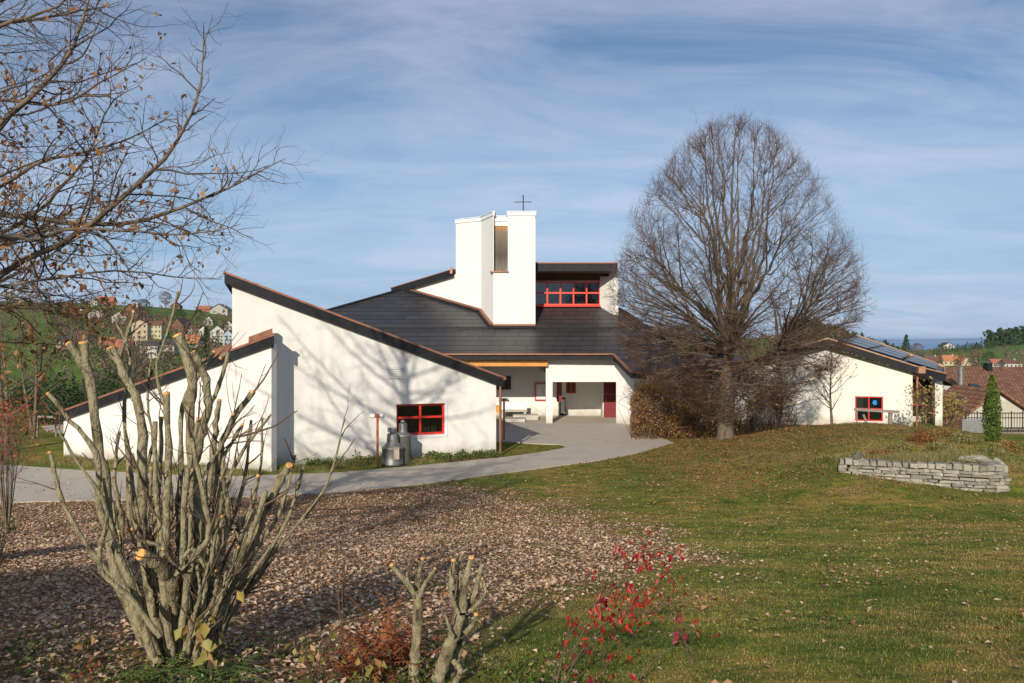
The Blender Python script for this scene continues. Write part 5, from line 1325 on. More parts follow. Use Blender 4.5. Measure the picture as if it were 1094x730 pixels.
for k in range(38):
    bx_k = 215 + _r.uniform(0, 120); a_ = (bx_k - 265) / 52 + _r.uniform(-.5, .5); hh = _r.uniform(130, 500)
    SP.append((z8([(bx_k, 690), (bx_k + a_ * hh * .12, 690 - hh * .35), (bx_k + a_ * hh * .30 + _r.uniform(-8, 8), 690 - hh * .7), (bx_k + a_ * hh * .36 + _r.uniform(-10, 10), 690 - hh)], 5.8 + _r.uniform(0, .8), _r.uniform(-.2, .3)), _r.uniform(.022, .048), _r.uniform(.010, .030), _r.choice([0, 1, 1])))
stems_object('pruned_shrub', 'large hard-pruned many-stemmed shrub with orange cut ends in the left foreground', 'shrub', 6, SP, (X(182, 6), 6.0, tz(X(182, 6), 6.0)), seed=3, twigs=300, rs=.60, tl=.5)
def zc(l, d0): return [(380 + a / 2.735, 560 + b_ / 2.735, d0) for a, b_ in l]
stems_object('pollard_stump', 'slim Y-shaped pollarded stump above rust-brown ferns', 'stump', 5.6, [
    (zc([(168, 462), (176, 360), (182, 280), (184, 215)], 5.68), .042, .036, 0),
    (zc([(184, 222), (165, 190), (130, 150), (104, 118)], 5.68), .03, .017, 1), (zc([(182, 215), (180, 170), (188, 130), (196, 100)], 5.70), .024, .016, 1),
    (zc([(186, 215), (200, 180), (216, 155), (232, 130)], 5.66), .02, .012, 1), (zc([(165, 190), (152, 165), (150, 140)], 5.58), .014, .008, 0)], (X(441, 5.68), 6.4, tz(X(441, 5.68), 5.68)), 'pollarded stumps in the foreground', 5, 10, tl=.25, rs=.9)
stems_object('pollard_stump', 'thicker pollarded stump with a cluster of upright fingers', 'stump', 5.6, [
    (zc([(235, 465), (262, 390), (290, 320), (305, 262)], 5.58), .055, .045, 0), (zc([(262, 470), (290, 390), (312, 320), (318, 262)], 5.73), .045, .04, 0),
    (zc([(300, 262), (283, 200), (280, 150), (286, 104)], 5.58), .032, .018, 1), (zc([(304, 255), (300, 190), (302, 140), (308, 92)], 5.70), .026, .014, 0),
    (zc([(312, 258), (316, 200), (328, 140), (338, 96)], 5.53), .036, .022, 1), (zc([(318, 258), (342, 215), (356, 170), (370, 118)], 5.63), .03, .018, 0),
    (zc([(322, 262), (350, 240), (372, 215), (378, 185), (370, 160)], 5.58), .02, .012, 1), (zc([(300, 262), (288, 230), (274, 190)], 5.48), .018, .01, 0),
    (zc([(285, 330), (272, 300), (262, 262)], 5.48), .014, .007, 0), (zc([(320, 320), (345, 290), (352, 262)], 5.48), .022, .016, 1), (zc([(285, 400), (305, 430), (290, 465)], 5.48), .02, .025, 0)],
    (X(472, 5.58), 6.3, tz(X(472, 5.58), 5.58)), 'pollarded stumps in the foreground', 6, 14, tl=.25, rs=.9)

# --- red-leaved shrub
def red_shrub():
    rng = np.random.default_rng(8); d = 5.2
    root = empty('red_leaved_shrub', (X(590, d), d, tz(X(590, d), d)), 'slender shrub with bright red drooping leaves in the centre foreground', 'shrub')
    lines = [([(585, 760), (597, 700), (602, 685)], .007), ([(590, 750), (608, 680), (640, 640), (680, 610), (712, 580)], .006), ([(600, 720), (640, 680), (690, 650), (730, 640)], .004), ([(596, 745), (618, 700), (655, 660), (700, 622)], .005),
             ([(610, 700), (640, 640), (652, 600), (700, 572), (702, 566)], .004), ([(640, 760), (645, 720), (640, 690), (610, 660)], .004), ([(670, 750), (690, 715), (715, 693)], .008), ([(620, 740), (660, 700), (700, 680), (760, 672)], .0035), ([(605, 690), (612, 650), (628, 612)], .003)]
    PP = np.array([smooth_path([P(a, b_, d + rng.uniform(-.2, .2)) for a, b_ in l], 12) for l, _ in lines]); Rr = np.array([r_ * np.linspace(1, .3, 12) for _, r_ in lines])
    ii, t, _ = many(PP, .06, .3, .99, rng); Pt, Rt = sprout(PP, Rr, ii, t, rng.uniform(.5, 1.1, len(ii)), rng.uniform(.05, .22, len(ii)), 5, .02, .14, np.full(len(ii), .002), .5, rng=rng)
    V, Fq = tubes([(PP, Rr, 6), (Pt, Rt, 3)]); link_mesh('stem', V, Fq, M_OAKT, root)
    cl = [(700, 590, 34, 20, 20), (712, 610, 14, 10, 10), (690, 595, 12, 10, 8), (660, 640, 40, 22, 40), (650, 665, 36, 16, 40), (640, 650, 20, 22, 24), (610, 665, 14, 14, 12), (625, 690, 20, 12, 12), (600, 690, 14, 16, 8), (690, 640, 24, 14, 16), (680, 605, 16, 8, 4), (660, 700, 30, 8, 10), (632, 612, 7, 6, 5), (755, 675, 22, 8, 6), (640, 722, 40, 8, 12), (735, 660, 20, 10, 4), (672, 660, 22, 14, 18)]
    C = []; 
    for (a, b_, sx, sy, n) in cl:
        for _ in range(int(n * 1.0)): C.append(P(a + rng.normal(0, sx * .42), b_ + rng.normal(0, sy * .45), d + rng.uniform(-.35, .35)))
    C = np.array(C)
    C = np.concatenate([C, C + rng.normal(0, .05, C.shape)]); V, Fq = leaves(C[:int(len(C) * .66)], .043, rng, droop=2.2, aspect=.5); link_mesh('leaves', V, Fq, L_RED, root)
red_shrub()

# ------------------------------------------------------------------ tree behind the viewpoint, and bushes added out of view to shade the ground
bare_tree('tree', -9.0, -6.5, 12, 4.0, 'bare tree standing behind the viewpoint, to the left', 51, .22, 1, spacing=.5, twig=.012, n1=34, zb=.3, lv=2)
def blob_pts(x, y, rx, ry, h, s=1.6, thr=-.8):
    def f(rng, n):
        q = rng.normal(0, 1, (n, 3)); q /= np.linalg.norm(q, axis=1, keepdims=True); q *= (rng.random((n, 1)) ** .4); q[:, 2] = np.abs(q[:, 2])
        C = np.stack([x + q[:, 0] * rx, y + q[:, 1] * ry, tz(x, y) + q[:, 2] * h], 1); return clumpy(C, rng, s, thr)
    return f
leafy('evergreen_bush', 'unseen dark evergreen bush added left of the viewpoint to shade the leaf-covered bank', 'bush', blob_pts(-5.2, 1.4, 2.3, 1.2, 1.6), 6500, .12, L_CON, 61)  # added out of view, only to throw shade on the bank
leafy('evergreen_bush', 'unseen tall evergreen bush added farther left of the viewpoint to darken the bank', 'bush', blob_pts(-7.5, 2.5, 3.0, 1.4, 3.1, 1.6, -2.5), 16000, .13, L_CON, 64)  # added shade caster, made big and dense to darken the lower left
leafy('evergreen_bush', 'unseen dark evergreen bush added behind the viewpoint to shade the near grass', 'bush', blob_pts(-.9, -2.4, 2.2, 1.2, 2.2), 3600, .12, L_CON, 62)  # added behind the camera to shade the nearest ground
leafy('evergreen_bush', 'unseen loose evergreen bush added right of the viewpoint for patchy shade', 'bush', blob_pts(3.0, -1.6, 2.0, 1.2, 2.5, 1.4, .2), 3600, .12, L_CON, 63)  # added out of view, thin foliage for broken shade at lower right

# ------------------------------------------------------------------ left side, beyond the path
bare_tree('small_tree', X(36, 37), 37, 7.6, 2.6, 'thin bare tree on the lawn left of the annex', 41, .08, 3, spacing=.3, twig=.008, n1=16, mb_=M_OAKB, mt_=M_OAKT)
bare_tree('small_tree', X(8, 33), 33, 6.0, 2.6, 'bare tree at the far left edge before the meadow hill', 42, .10, 2, spacing=.35, twig=.010, n1=20, mb_=M_OAKB, mt_=M_OAKT)
bare_tree('shrub', X(8, 17.5), 17.5, 2.7, 1.0, 'tall twiggy shrub with red-orange leaf tips at the left edge', 43, .016, 16, spacing=.16, twig=.004, n1=9, cat='shrub', leafm=leaf_mat('rust_red_leaves', [(.35, .06, .03), (.45, .12, .04), (.28, .05, .03)]), leafp=.28, lsize=.06, mb_=M_OAKB, mt_=M_OAKT, zb=.45)
bare_tree('shrub', X(-6, 10.5), 10.5, .8, .45, 'small dark green-tipped shrub at the left picture edge beside the path', 44, .012, 8, spacing=.1, twig=.003, n1=8, cat='shrub', leafm=L_GREEN, leafp=.12, lsize=.05)
for k, (px, d, h, r_, lb) in enumerate([(66, 44, 2.4, 1.6, 'dark evergreen bush behind the far left end of the annex'), (88, 50, 2.2, 2.2, 'low dark evergreen behind the annex roof'), (40, 52, 2.2, 2.4, 'dark evergreen bush left of the annex by the lawn edge'), (120, 47, 3.0, 2.0, 'broad dark evergreen bush rising behind the annex roof'), (10, 56, 2.2, 2.6, 'dark evergreen bush at the foot of the meadow hill')]):
    leafy('evergreen_bush', lb, 'bush', blob_pts(X(px, d), d, r_, 1.2, h, 1.2, -.5), 4200, .13, L_CON, 70 + k)
bare_tree('small_tree', X(150, 48), 48, 5.0, 2.4, 'bare brown bush-like tree above the annex roof', 46, .07, 5, spacing=.4, twig=.012, n1=12, lv=2)
rail = empty('wooden_rail', (X(60, 38), 38, 0), 'short grey wooden rail beyond the lawn left of the annex', 'rail')
MB().beam((X(36, 38), 38, .95), (X(84, 38), 38, .9), .06, .10).build('crossbar', M_GREYW, rail)
for px in (40, 60, 80): MB().beam((X(px, 38.06), 38.06, -.1), (X(px, 38.06), 38.06, 1.0), .08, .08, (0, 1, 0)).build('post', M_GREYW, rail)

# ------------------------------------------------------------------ village houses (each placed where its foot meets the ground)
HM = {}
def hm(kind, c):
    key = (kind, c)
    if key not in HM: HM[key] = mat(f'{kind}_{len(HM)}', [tuple(v * .8 for v in c), c], .6, .9)
    return HM[key]
W_WHITE, W_CREAM, W_BLUE, W_BROWN, W_GREY = (.52, .50, .46), (.50, .41, .28), (.36, .43, .50), (.16, .085, .05), (.40, .38, .35)
R_RED, R_BROWN, R_DARK, R_ORANGE = (.36, .13, .075), (.15, .075, .05), (.055, .05, .055), (.45, .18, .08)
def house(px0, px1, pyb, wall_px, roof_px, wc, rc, label, gable=True, rot=0, floors=2, wins=3, cat='house', d=None, name='house', group=None):
    pxm = (px0 + px1) / 2; dd = d or hit(pxm, pyb, 48 if d is None else d - 1); x = X(pxm, dd); z = tz(x, dd)
    sc_ = dd / F; w_ = (px1 - px0) * sc_; hw = wall_px * sc_; hr = roof_px * sc_; dp_ = w_ * (.9 if gable else .6)
    root = empty(name, (x, dd, z), label, cat, group)
    c_, s_ = math.cos(rot), math.sin(rot)
    def tp(p): return (x + p[0] * c_ - p[1] * s_, dd + p[0] * s_ + p[1] * c_, z + p[2])
    m_ = MB(); lo_ = -3.0
    if gable:
        f5 = [(-w_ / 2, 0, lo_), (w_ / 2, 0, lo_), (w_ / 2, 0, hw), (0, 0, hw + hr), (-w_ / 2, 0, hw)]; b5 = [(a, dp_, c2) for a, _, c2 in f5]
        m_.add([tp(p) for p in f5 + b5], [(0, 1, 2, 3, 4), (9, 8, 7, 6, 5), (1, 6, 7, 2), (0, 4, 9, 5), (2, 7, 8, 3), (3, 8, 9, 4)])
    else:
        f4 = [(-w_ / 2, 0, lo_), (w_ / 2, 0, lo_), (w_ / 2, 0, hw), (-w_ / 2, 0, hw)]; b4 = [(a, dp_, c2) for a, _, c2 in f4]
        sd_ = [(-w_ / 2, dp_ / 2, hw + hr), (w_ / 2, dp_ / 2, hw + hr)]
        m_.add([tp(p) for p in f4 + b4 + sd_], [(0, 1, 2, 3), (7, 6, 5, 4), (1, 5, 6, 9, 2), (0, 3, 8, 7, 4), (3, 2, 9, 8), (8, 9, 6, 7)])
    m_.build('wall', hm('house_wall', wc), root)
    r_ = MB(); ov = w_ * .06; t_ = w_ * .025
    if gable:
        k = (w_ / 2 + ov) / (w_ / 2); e0 = hw + hr - hr * k
        for sx in (-1, 1):
            r_.slab([tp((0, -ov, hw + hr + t_)), tp((sx * (w_ / 2 + ov), -ov, e0 + t_)), tp((sx * (w_ / 2 + ov), dp_ + ov, e0 + t_)), tp((0, dp_ + ov, hw + hr + t_))], t_ * .9)
    else:
        k = (dp_ / 2 + ov) / (dp_ / 2); e0 = hw + hr - hr * k
        for y0_, y1_ in ((-ov, dp_ / 2), (dp_ + ov, dp_ / 2)):
            r_.slab([tp((-w_ / 2 - ov, y0_, e0 + t_)), tp((w_ / 2 + ov, y0_, e0 + t_)), tp((w_ / 2 + ov, y1_, hw + hr + t_)), tp((-w_ / 2 - ov, y1_, hw + hr + t_))], t_ * .9)
    ro = r_.build('roof', hm('house_roof', rc), root)
    if w_ > 9:
        q = tp((w_ * .2, dp_ * .45, hw + hr * .4)); MB().box(q[0] - .35, q[0] + .35, q[1] - .35, q[1] + .35, q[2], q[2] + hr * .6 + 1.0).build('chimney', hm('chimney', W_GREY), ro)
    fh = hw / floors; ww = min(1.0, w_ / wins * .32); wh = min(1.2, fh * .42)
    for fl_ in range(floors):
        for k in range(wins):
            u = -w_ / 2 + w_ * (k + .5) / wins; zb = fh * fl_ + fh * .32
            e = .06; b4 = [tp((u - ww / 2, -e, zb)), tp((u + ww / 2, -e, zb)), tp((u + ww / 2, .0, zb)), tp((u - ww / 2, .0, zb))]
            t4 = [tp((u - ww / 2, -e, zb + wh)), tp((u + ww / 2, -e, zb + wh)), tp((u + ww / 2, .0, zb + wh)), tp((u - ww / 2, .0, zb + wh))]
            MB().hexa(b4, t4).build('window', hm('house_window', (.07, .065, .065)), root)
    return root
hs = [
 (96, 104, 327, 5, 2, W_WHITE, R_BROWN, 'small white farmhouse beside the red-brown barn on the hill crest', True, 0, 1, 2),
 (104, 120, 326, 4, 5, R_RED, R_RED, 'red-brown barn on the hill crest at the upper left', False, .1, 1, 2),
 (80, 90, 338, 5, 4, W_WHITE, R_BROWN, 'white house with brown roof, leftmost on the meadow hill', True, .3, 2, 2),
 (93, 110, 341, 6, 5, W_WHITE, R_DARK, 'white double-gabled house below the hilltop barn', True, -.2, 2, 3),
 (120, 134, 346, 8, 5, W_WHITE, R_BROWN, 'white house just left of the big brown-roofed farmhouse', True, .3, 2, 3),
 (128, 148, 341, 5, 11, W_BROWN, R_BROWN, 'steep brown-roofed wooden farmhouse on the slope', True, -.15, 1, 3),
 (141, 157, 370, 24, 4, W_CREAM, R_BROWN, 'tall cream apartment block of four storeys in the village', True, .15, 4, 3),
 (157, 172, 362, 15, 4, (.50, .46, .30), R_BROWN, 'olive-yellow apartment wing to the right of the tall cream block', False, .15, 3, 4),
 (156, 168, 347, 5, 5, W_GREY, R_DARK, 'grey house with dark roof above the apartment block', False, 0, 1, 3),
 (169, 181, 350, 6, 6, W_BROWN, R_DARK, 'dark brown house with black roof in the middle of the village', True, .2, 2, 2),
 (181, 197, 356, 8, 8, W_BROWN, R_DARK, 'large dark gabled house right of the middle of the village', True, -.25, 2, 3),
 (182, 192, 330, 3, 4, W_BROWN, R_BROWN, 'brown barn on the crest beside the lone bare tree', True, .1, 1, 1),
 (106, 121, 374, 6, 7, W_WHITE, R_RED, 'red-roofed white house at the left foot of the village', False, .1, 1, 3),
 (122, 139, 378, 7, 8, W_WHITE, R_RED, 'red-roofed white house below the cream apartment block', False, -.1, 2, 3),
 (150, 168, 383, 14, 4, W_WHITE, R_DARK, 'long white flat-roofed house nearest behind the annex roof', False, .1, 2, 4),
 (170, 186, 380, 12, 5, W_WHITE, R_DARK, 'white house with dark roof between the long white house and the orange roof', False, 0, 2, 3),
 (192, 212, 371, 5, 8, W_WHITE, R_ORANGE, 'house with a large orange roof near the conifer', False, -.1, 1, 3),
 (200, 212, 357, 6, 3, W_WHITE, R_BROWN, 'white house above the orange roof', False, 0, 2, 3),
 (212, 222, 360, 7, 4, W_WHITE, R_BROWN, 'narrow white house left of the pale gabled house', True, 0, 2, 2),
 (218, 227, 348, 6, 4, W_WHITE, R_DARK, 'small white gabled house high above the conifer', True, .1, 1, 2),
 (225, 239, 366, 12, 6, W_WHITE, R_BROWN, 'white timbered house with brown roof at the right of the village', True, .2, 3, 3),
 (238, 249, 370, 12, 5, W_BLUE, R_BROWN, 'pale blue gabled house right beside the wing wall', True, -.1, 3, 2),
 (239, 249, 355, 7, 5, W_WHITE, R_BROWN, 'white gabled house above the pale blue house', True, 0, 2, 2),
 (211, 224, 333, 3, 3, R_RED, R_RED, 'long low red-roofed barn on the crest near the wing', False, 0, 1, 2),
 (224, 243, 336, 5, 6, W_GREY, (.17, .16, .16), 'broad grey barn on the crest beside the wing wall', True, 0, 1, 2),
 (60, 74, 372, 8, 5, W_WHITE, R_DARK, 'white house glimpsed behind the thin bare trees at the left', False, .1, 2, 3),
 (78, 94, 366, 7, 5, W_GREY, R_BROWN, 'grey house left of the red roofs', False, -.1, 1, 3),
]
for q in hs: house(*q, group='houses of the village on the left hillside')
hs2 = [
 (1008, 1020, 371, 3, 3, W_WHITE, R_DARK, 'small white farmhouse on the far green hill above the lake side', True, 0, 1, 2),
 (950, 962, 382, 5, 5, W_WHITE, R_ORANGE, 'orange-roofed house peeping above the solar roof', False, 0, 1, 2),
 (978, 990, 387, 5, 4, W_WHITE, R_DARK, 'white house with dark roof right of the solar roof', False, .1, 1, 3),
 (990, 1006, 390, 4, 5, W_WHITE, R_BROWN, 'long brown-roofed house at the foot of the far green hill', False, 0, 1, 3),
 (1008, 1024, 391, 6, 5, W_CREAM, R_ORANGE, 'orange-roofed cream house above the left end of the big brown roof', False, -.1, 1, 3),
 (1027, 1038, 391, 3, 6, W_CREAM, R_ORANGE, 'small steep orange roof just above the big brown roof', True, 0, 1, 1),
 (1060, 1074, 393, 5, 4, W_WHITE, R_RED, 'white house with red roof above the chimney of the brown roof', False, 0, 1, 3),
 (1074, 1092, 394, 6, 3, W_WHITE, R_BROWN, 'long white house at the right picture edge below the wooded hill', False, 0, 1, 4),
 (664, 678, 372, 5, 4, W_WHITE, R_RED, 'red-roofed house seen through the lower left twigs of the linden', False, 0, 1, 3),
 (826, 842, 380, 5, 5, W_WHITE, R_BROWN, 'brown-roofed house seen through the twigs right of the linden', False, 0, 1, 3),
]
for q in hs2: house(*q, group='far houses on the right')

# the brown tiled house at the right edge
bh = empty('brown_roofed_house', (X(1060, 58), 58, -3.2), 'white house with a large brown tiled roof and white gable at the right edge', 'house')
gx0, gx1, gpx, gd = X(1032, 58), X(1100, 58), X(1064, 58), 58
m_ = MB(); pe = Z(442, 58); pk = Z(418, 58)
f5 = [(gx0, gd, -4.5), (gx1, gd, -4.5), (gx1, gd, pe), (gpx, gd, pk), (gx0, gd, pe)]; b5 = [(a, gd + 9, c_) for a, _, c_ in f5]
m_.add(f5 + b5, [(0, 1, 2, 3, 4), (9, 8, 7, 6, 5), (1, 6, 7, 2), (0, 4, 9, 5), (2, 7, 8, 3), (3, 8, 9, 4)])
m_.box(X(1008, 62), X(1130, 62), 62.3, 78, -5, Z(436, 62) - .3)
m_.build('wall', M_PLASTERC, bh)
r_ = MB(); zr1 = Z(392, 71); ze = Z(437, 61.5)
kk = (zr1 - ze) / 9.5
r_.slab([(X(1004, 71) - 1, 71, zr1), (X(1140, 71), 71, zr1), (X(1140, 71), 61.5, ze), (X(1004, 71) - 1.0, 61.5, ze)][::-1], .25, lambda p: (p[0], p[1] * 1.06))
r_.slab([(X(1140, 71), 71, zr1), (X(1004, 71) - 1, 71, zr1), (X(1004, 71) - 1, 80.5, ze), (X(1140, 71), 80.5, ze)][::-1], .25, lambda p: (p[0], p[1] * 1.06))
for sx, xe in ((-1, gx0 - .5), (1, gx1 + .3)):
    k_ = (pk - pe) / abs(gpx - (gx0 if sx < 0 else gx1)); zee = pk - k_ * abs(xe - gpx)
    q = [(gpx, gd - .5, pk + .18), (xe, gd - .5, zee + .18), (xe, gd + 5.5, zee + .18), (gpx, gd + 5.5, pk + .18)]
    r_.slab(q if sx > 0 else q[::-1], .16, lambda p: (p[1], p[0]))
ro = r_.build('roof', M_CLAY, bh)
def onroof(px, py):
    for d in np.arange(61.5, 71, .05):
        if Z(py, d) <= ze + kk * (d - 61.5): return float(d)
    return 70.9
d = onroof(1043, 415); MB().hexa([(X(1039, d), d - .6, ze + kk * (d - .6 - 61.5) + .04), (X(1048, d), d - .6, ze + kk * (d - .6 - 61.5) + .04), (X(1048, d), d + .6, ze + kk * (d + .6 - 61.5) + .04), (X(1039, d), d + .6, ze + kk * (d + .6 - 61.5) + .04)],
   [(X(1039, d), d - .6, ze + kk * (d - .6 - 61.5) + .14), (X(1048, d), d - .6, ze + kk * (d - .6 - 61.5) + .14), (X(1048, d), d + .6, ze + kk * (d + .6 - 61.5) + .14), (X(1039, d), d + .6, ze + kk * (d + .6 - 61.5) + .14)]).build('roof_window', M_DGLASS, ro)
d = onroof(1026, 417); MB().tube([(X(1026.5, d), d, Z(418, d)), (X(1026.5, d), d, Z(392, d))], .22, 10).build('flue_pipe', M_GALV, ro)
MB().box(X(1054, 70), X(1059, 70), 69.8, 70.5, Z(403, 70), Z(388, 70)).build('chimney', M_FASCIA, ro)
w_ = MB(); w_.box(X(1064, 57.95), X(1068, 57.95), 57.93, 57.99, Z(427, 58), Z(421, 58)); w_.build('window', M_DGLASS, bh)
sh = empty('brown_shed', (X(1019, 52), 52, -2), 'small brown wooden shed between the hall and the brown roofed house', 'shed')
MB().prism([(X(1011, 52), 52), (X(1028, 52), 52), (X(1028, 55), 55), (X(1011, 55), 55)], -4, Z(428, 52)).build('wall', M_BROWNW, sh)
MB().slab([(X(1008, 51.5), 51.5, Z(420, 51.5)), (X(1031, 51.5), 51.5, Z(437, 51.5)), (X(1031, 56), 56, Z(437, 51.5)), (X(1008, 56), 56, Z(420, 51.5))], .15, lambda p: (p[0], p[1])).build('roof', M_CLAY, sh)
fn = empty('garden_fence', (X(1064, 47), 47, -1.5), 'dark iron garden fence with pergola uprights before the white gable', 'fence')
zf0, zf1 = Z(459, 47), Z(441.5, 47)
rl = MB(); rl.beam((X(1032, 47), 47, zf1), (X(1120, 47), 47, zf1), .06, .06); rl.beam((X(1032, 47), 47, zf0 + .1), (X(1120, 47), 47, zf0 + .1), .06, .06); rl.beam((X(1032, 47), 47, zf1 - .28), (X(1120, 47), 47, zf1 - .28), .05, .05); rl.build('rail', M_IRON, fn)
for k in range(38):
    x = X(1032, 47) + (X(1120, 47) - X(1032, 47)) * k / 29; MB().tube([(x, 47, zf0), (x, 47, zf1 + (.12 if k % 4 == 0 else 0))], .035 if k % 4 == 0 else .018, 5).build('post' if k % 4 == 0 else 'bar', M_IRON, fn)
cwl = MB(); cwl.box(X(1056, 48), X(1150, 48), 47.6, 48.1, -5, Z(457, 48)); tag(cwl.build('garden_wall', M_GREYW), 'low grey-brown garden wall under the iron fence', 'wall')
gb = MB(); 
for k in range(7): z_ = Z(465, 44.5) + k * .13; gb.box(X(1027, 44.5), X(1055, 44.5), 44.4, 44.5, z_, z_ + .115)
gbo = empty('slatted_screen', (X(1041, 44.5), 44.5, -1), 'grey slatted screen left of the thuja', 'screen'); gb.build('slats', mat('screen_grey', [(.16, .165, .17), (.24, .245, .25)], 3, .7), gbo)
MB().box(X(1027, 44.5), X(1055, 44.5), 44.38, 44.55, Z(469, 44.5), Z(465.3, 44.5)).build('base', M_CONC, gbo)
MB().box(X(1027, 44.5), X(1055, 44.5), 44.52, 44.6, -3, Z(469, 44.5)).build('footing', M_CONC, gbo)

# ------------------------------------------------------------------ far trees
def ft(px, pyb, hpx, wpx, kind, label, seed, m=None, n=700, bare=False):
    d = hit(px, pyb, 48); h = hpx * d / F; r_ = wpx * d / F / 2
    nm = 'conifer' if kind == 'cone' else 'tree'
    leaf_tree(nm, X(px, d), d, h, r_, label, seed, kind, m or L_CON, n, max(.35, h * .07), nm, 'trees around the village', tf=.12 if kind == 'cone' else .2)
fts = [(220, 380, 30, 10, 'cone', 'tall dark conifer beside the orange roof', L_CON), (192, 347, 16, 13, 'ball', 'dark round tree among the dark roofs', L_CON), (212, 345, 14, 14, 'ball', 'dark green tree left of the small white gabled house', L_CON),
 (153, 338, 18, 18, 'ball', 'large dark tree right of the steep brown farmhouse', L_CON), (177, 329, 17, 14, 'ball', 'lone bare tree on the crest beside the brown barn', L_BROOM), (101, 322, 12, 18, 'ball', 'wide bare tree on the crest by the hilltop barn', L_BROOM),
 (117, 341, 17, 11, 'cone', 'conifer between the white double-gabled house and the farmhouse', L_CON), (128, 352, 12, 12, 'ball', 'brown tree below the steep farmhouse', L_BROOM), (60, 350, 12, 16, 'ball', 'bare brown tree on the meadow', L_BROOM), (30, 356, 14, 20, 'ball', 'wide bare tree low on the meadow', L_BROOM),
 (234, 345, 10, 10, 'ball', 'small brown tree below the grey barn', L_BROOM), (246, 346, 9, 10, 'ball', 'brown tree beside the wing wall', L_BROOM), (110, 392, 24, 26, 'ball', 'dark broad tree in the garden behind the annex', L_CON), (140, 396, 22, 24, 'ball', 'dark green tree below the village', L_CON), (178, 392, 16, 22, 'ball', 'brown bare tree below the long white house', L_BROOM),
 (168, 356, 12, 12, 'ball', 'dark tree above the apartment wing', L_CON), (204, 388, 20, 22, 'ball', 'dark green tree below the orange roof', L_CON), (75, 385, 22, 26, 'ball', 'dark tree behind the left end of the annex', L_CON),
 (1057, 391, 15, 14, 'ball', 'round dark tree above the brown roof', L_CON), (1042, 391, 16, 16, 'ball', 'bare brown tree left of the round dark tree', L_BROOM), (1004, 383, 12, 16, 'ball', 'dark tree on the valley side of the far hill', L_CON), (1035, 379, 7, 26, 'ball', 'dark hedgerow tree on the far green hill', L_CON),
 (968, 380, 22, 12, 'cone', 'pointed conifer right of the wooded ridge', L_CON), (980, 381, 14, 14, 'ball', 'small brown tree above the solar roof end', L_BROOM), (1022, 392, 8, 8, 'ball', 'small green bush above the brown roof', L_CON)]
for k, (px, pyb, hp_, wp_, kd, lb, m_) in enumerate(fts): ft(px, pyb, hp_, wp_, kd, lb, 100 + k, m_)
# trees just beyond the church and the hall
for k, (px, d, h, r_, kd, lb, m_) in enumerate([(700, 75, 6.5, 3.5, 'ball', 'olive tree glimpsed behind the linden to the left', L_BROOM), (735, 70, 6, 3, 'ball', 'dark green tree behind the link building', L_CON), (822, 72, 6.5, 3.5, 'ball', 'brown tree behind the left slope of the hall', L_BROOM), (855, 78, 7.5, 3.8, 'ball', 'dark brown tree behind the hall ridge', L_BROOM), (790, 85, 6.2, 3, 'ball', 'green tree seen between the linden limbs', L_CON)]):
    leaf_tree('tree', X(px, d), d, h, r_, lb, 200 + k, kd, m_, 1500, .28, 'tree', 'trees behind the hall', z=tz(X(px, d), d))
def wood(name, label, spots, seed, hm_, mtl, n=16, sz=2.2):
    """a far-off wood that reads as one mass"""
    rng = np.random.default_rng(seed); Vs = []; Fs = []; off = 0
    for (px, py, d) in spots:
        x = X(px, d); z = tz(x, d); h = hm_ * rng.uniform(.7, 1.25); cone = rng.random() < .5
        t_ = rng.random(n) ** .8; a = rng.uniform(0, 6.28, n); pr = (1 - t_) if cone else np.sqrt(np.clip(1 - (2 * t_ - 1) ** 2, 0, 1))
        rr = h * (.22 if cone else .32) * pr * rng.random(n) ** .4
        C = np.stack([x + rr * np.cos(a), d + rr * np.sin(a), z + h * (.05 + .95 * t_)], 1); V, Fq = leaves(C, sz * h / 12, rng, aspect=.7); Vs.append(V); Fs.append(Fq + off); off += len(V)
    tag(link_mesh(name, np.concatenate(Vs), np.concatenate(Fs), mtl), label, 'wood', kind='stuff')
rg = np.random.default_rng(77)
wood('wooded_ridge', 'dark mixed wood on the ridge behind the hall', [(px, 0, rg.uniform(330, 450)) for px in rg.uniform(838, 962, 420)], 1, 9.5, L_BROOM, 40, 1.6)
wood('wooded_ridge', 'dark conifers standing out of the ridge wood behind the hall', [(px, 0, rg.uniform(330, 430)) for px in np.concatenate([rg.uniform(912, 935, 60), rg.uniform(945, 966, 40), rg.uniform(860, 905, 40)])], 2, 11, L_CON, 46, 1.5)
wood('hilltop_wood', 'dark fir wood on the far hill at the right edge', [(px, 0, rg.uniform(1180, 1420)) for px in rg.uniform(1054, 1240, 520)], 3, 21, L_CON, 40, 2.4)
wood('valley_trees', 'brown and green trees scattered in the valley on the right', [(px, 0, rg.uniform(300, 820)) for px in rg.uniform(958, 1180, 110)], 4, 7.5, L_BROOM, 40, 1.5)
wood('hedgerows', 'dark hedgerow lines across the far green hill', [(px, 0, 900 + (px - 1000) * 1.0 + rg.uniform(-10, 10)) for px in rg.uniform(1005, 1085, 70)] + [(px, 0, 1120 + rg.uniform(-8, 8)) for px in rg.uniform(1030, 1110, 60)], 5, 8, L_CON, 40, 1.6)
wood('village_gardens', 'bare garden trees and hedges between the village houses', [(px, 0, rg.uniform(170, 420)) for px in rg.uniform(60, 262, 330)], 6, 5.5, L_BROOM, 44, 1.5)
wood('village_evergreens', 'dark evergreens and hedges between the village houses', [(px, 0, rg.uniform(110, 400)) for px in rg.uniform(40, 262, 120)], 7, 5.0, L_CON, 44, 1.5)
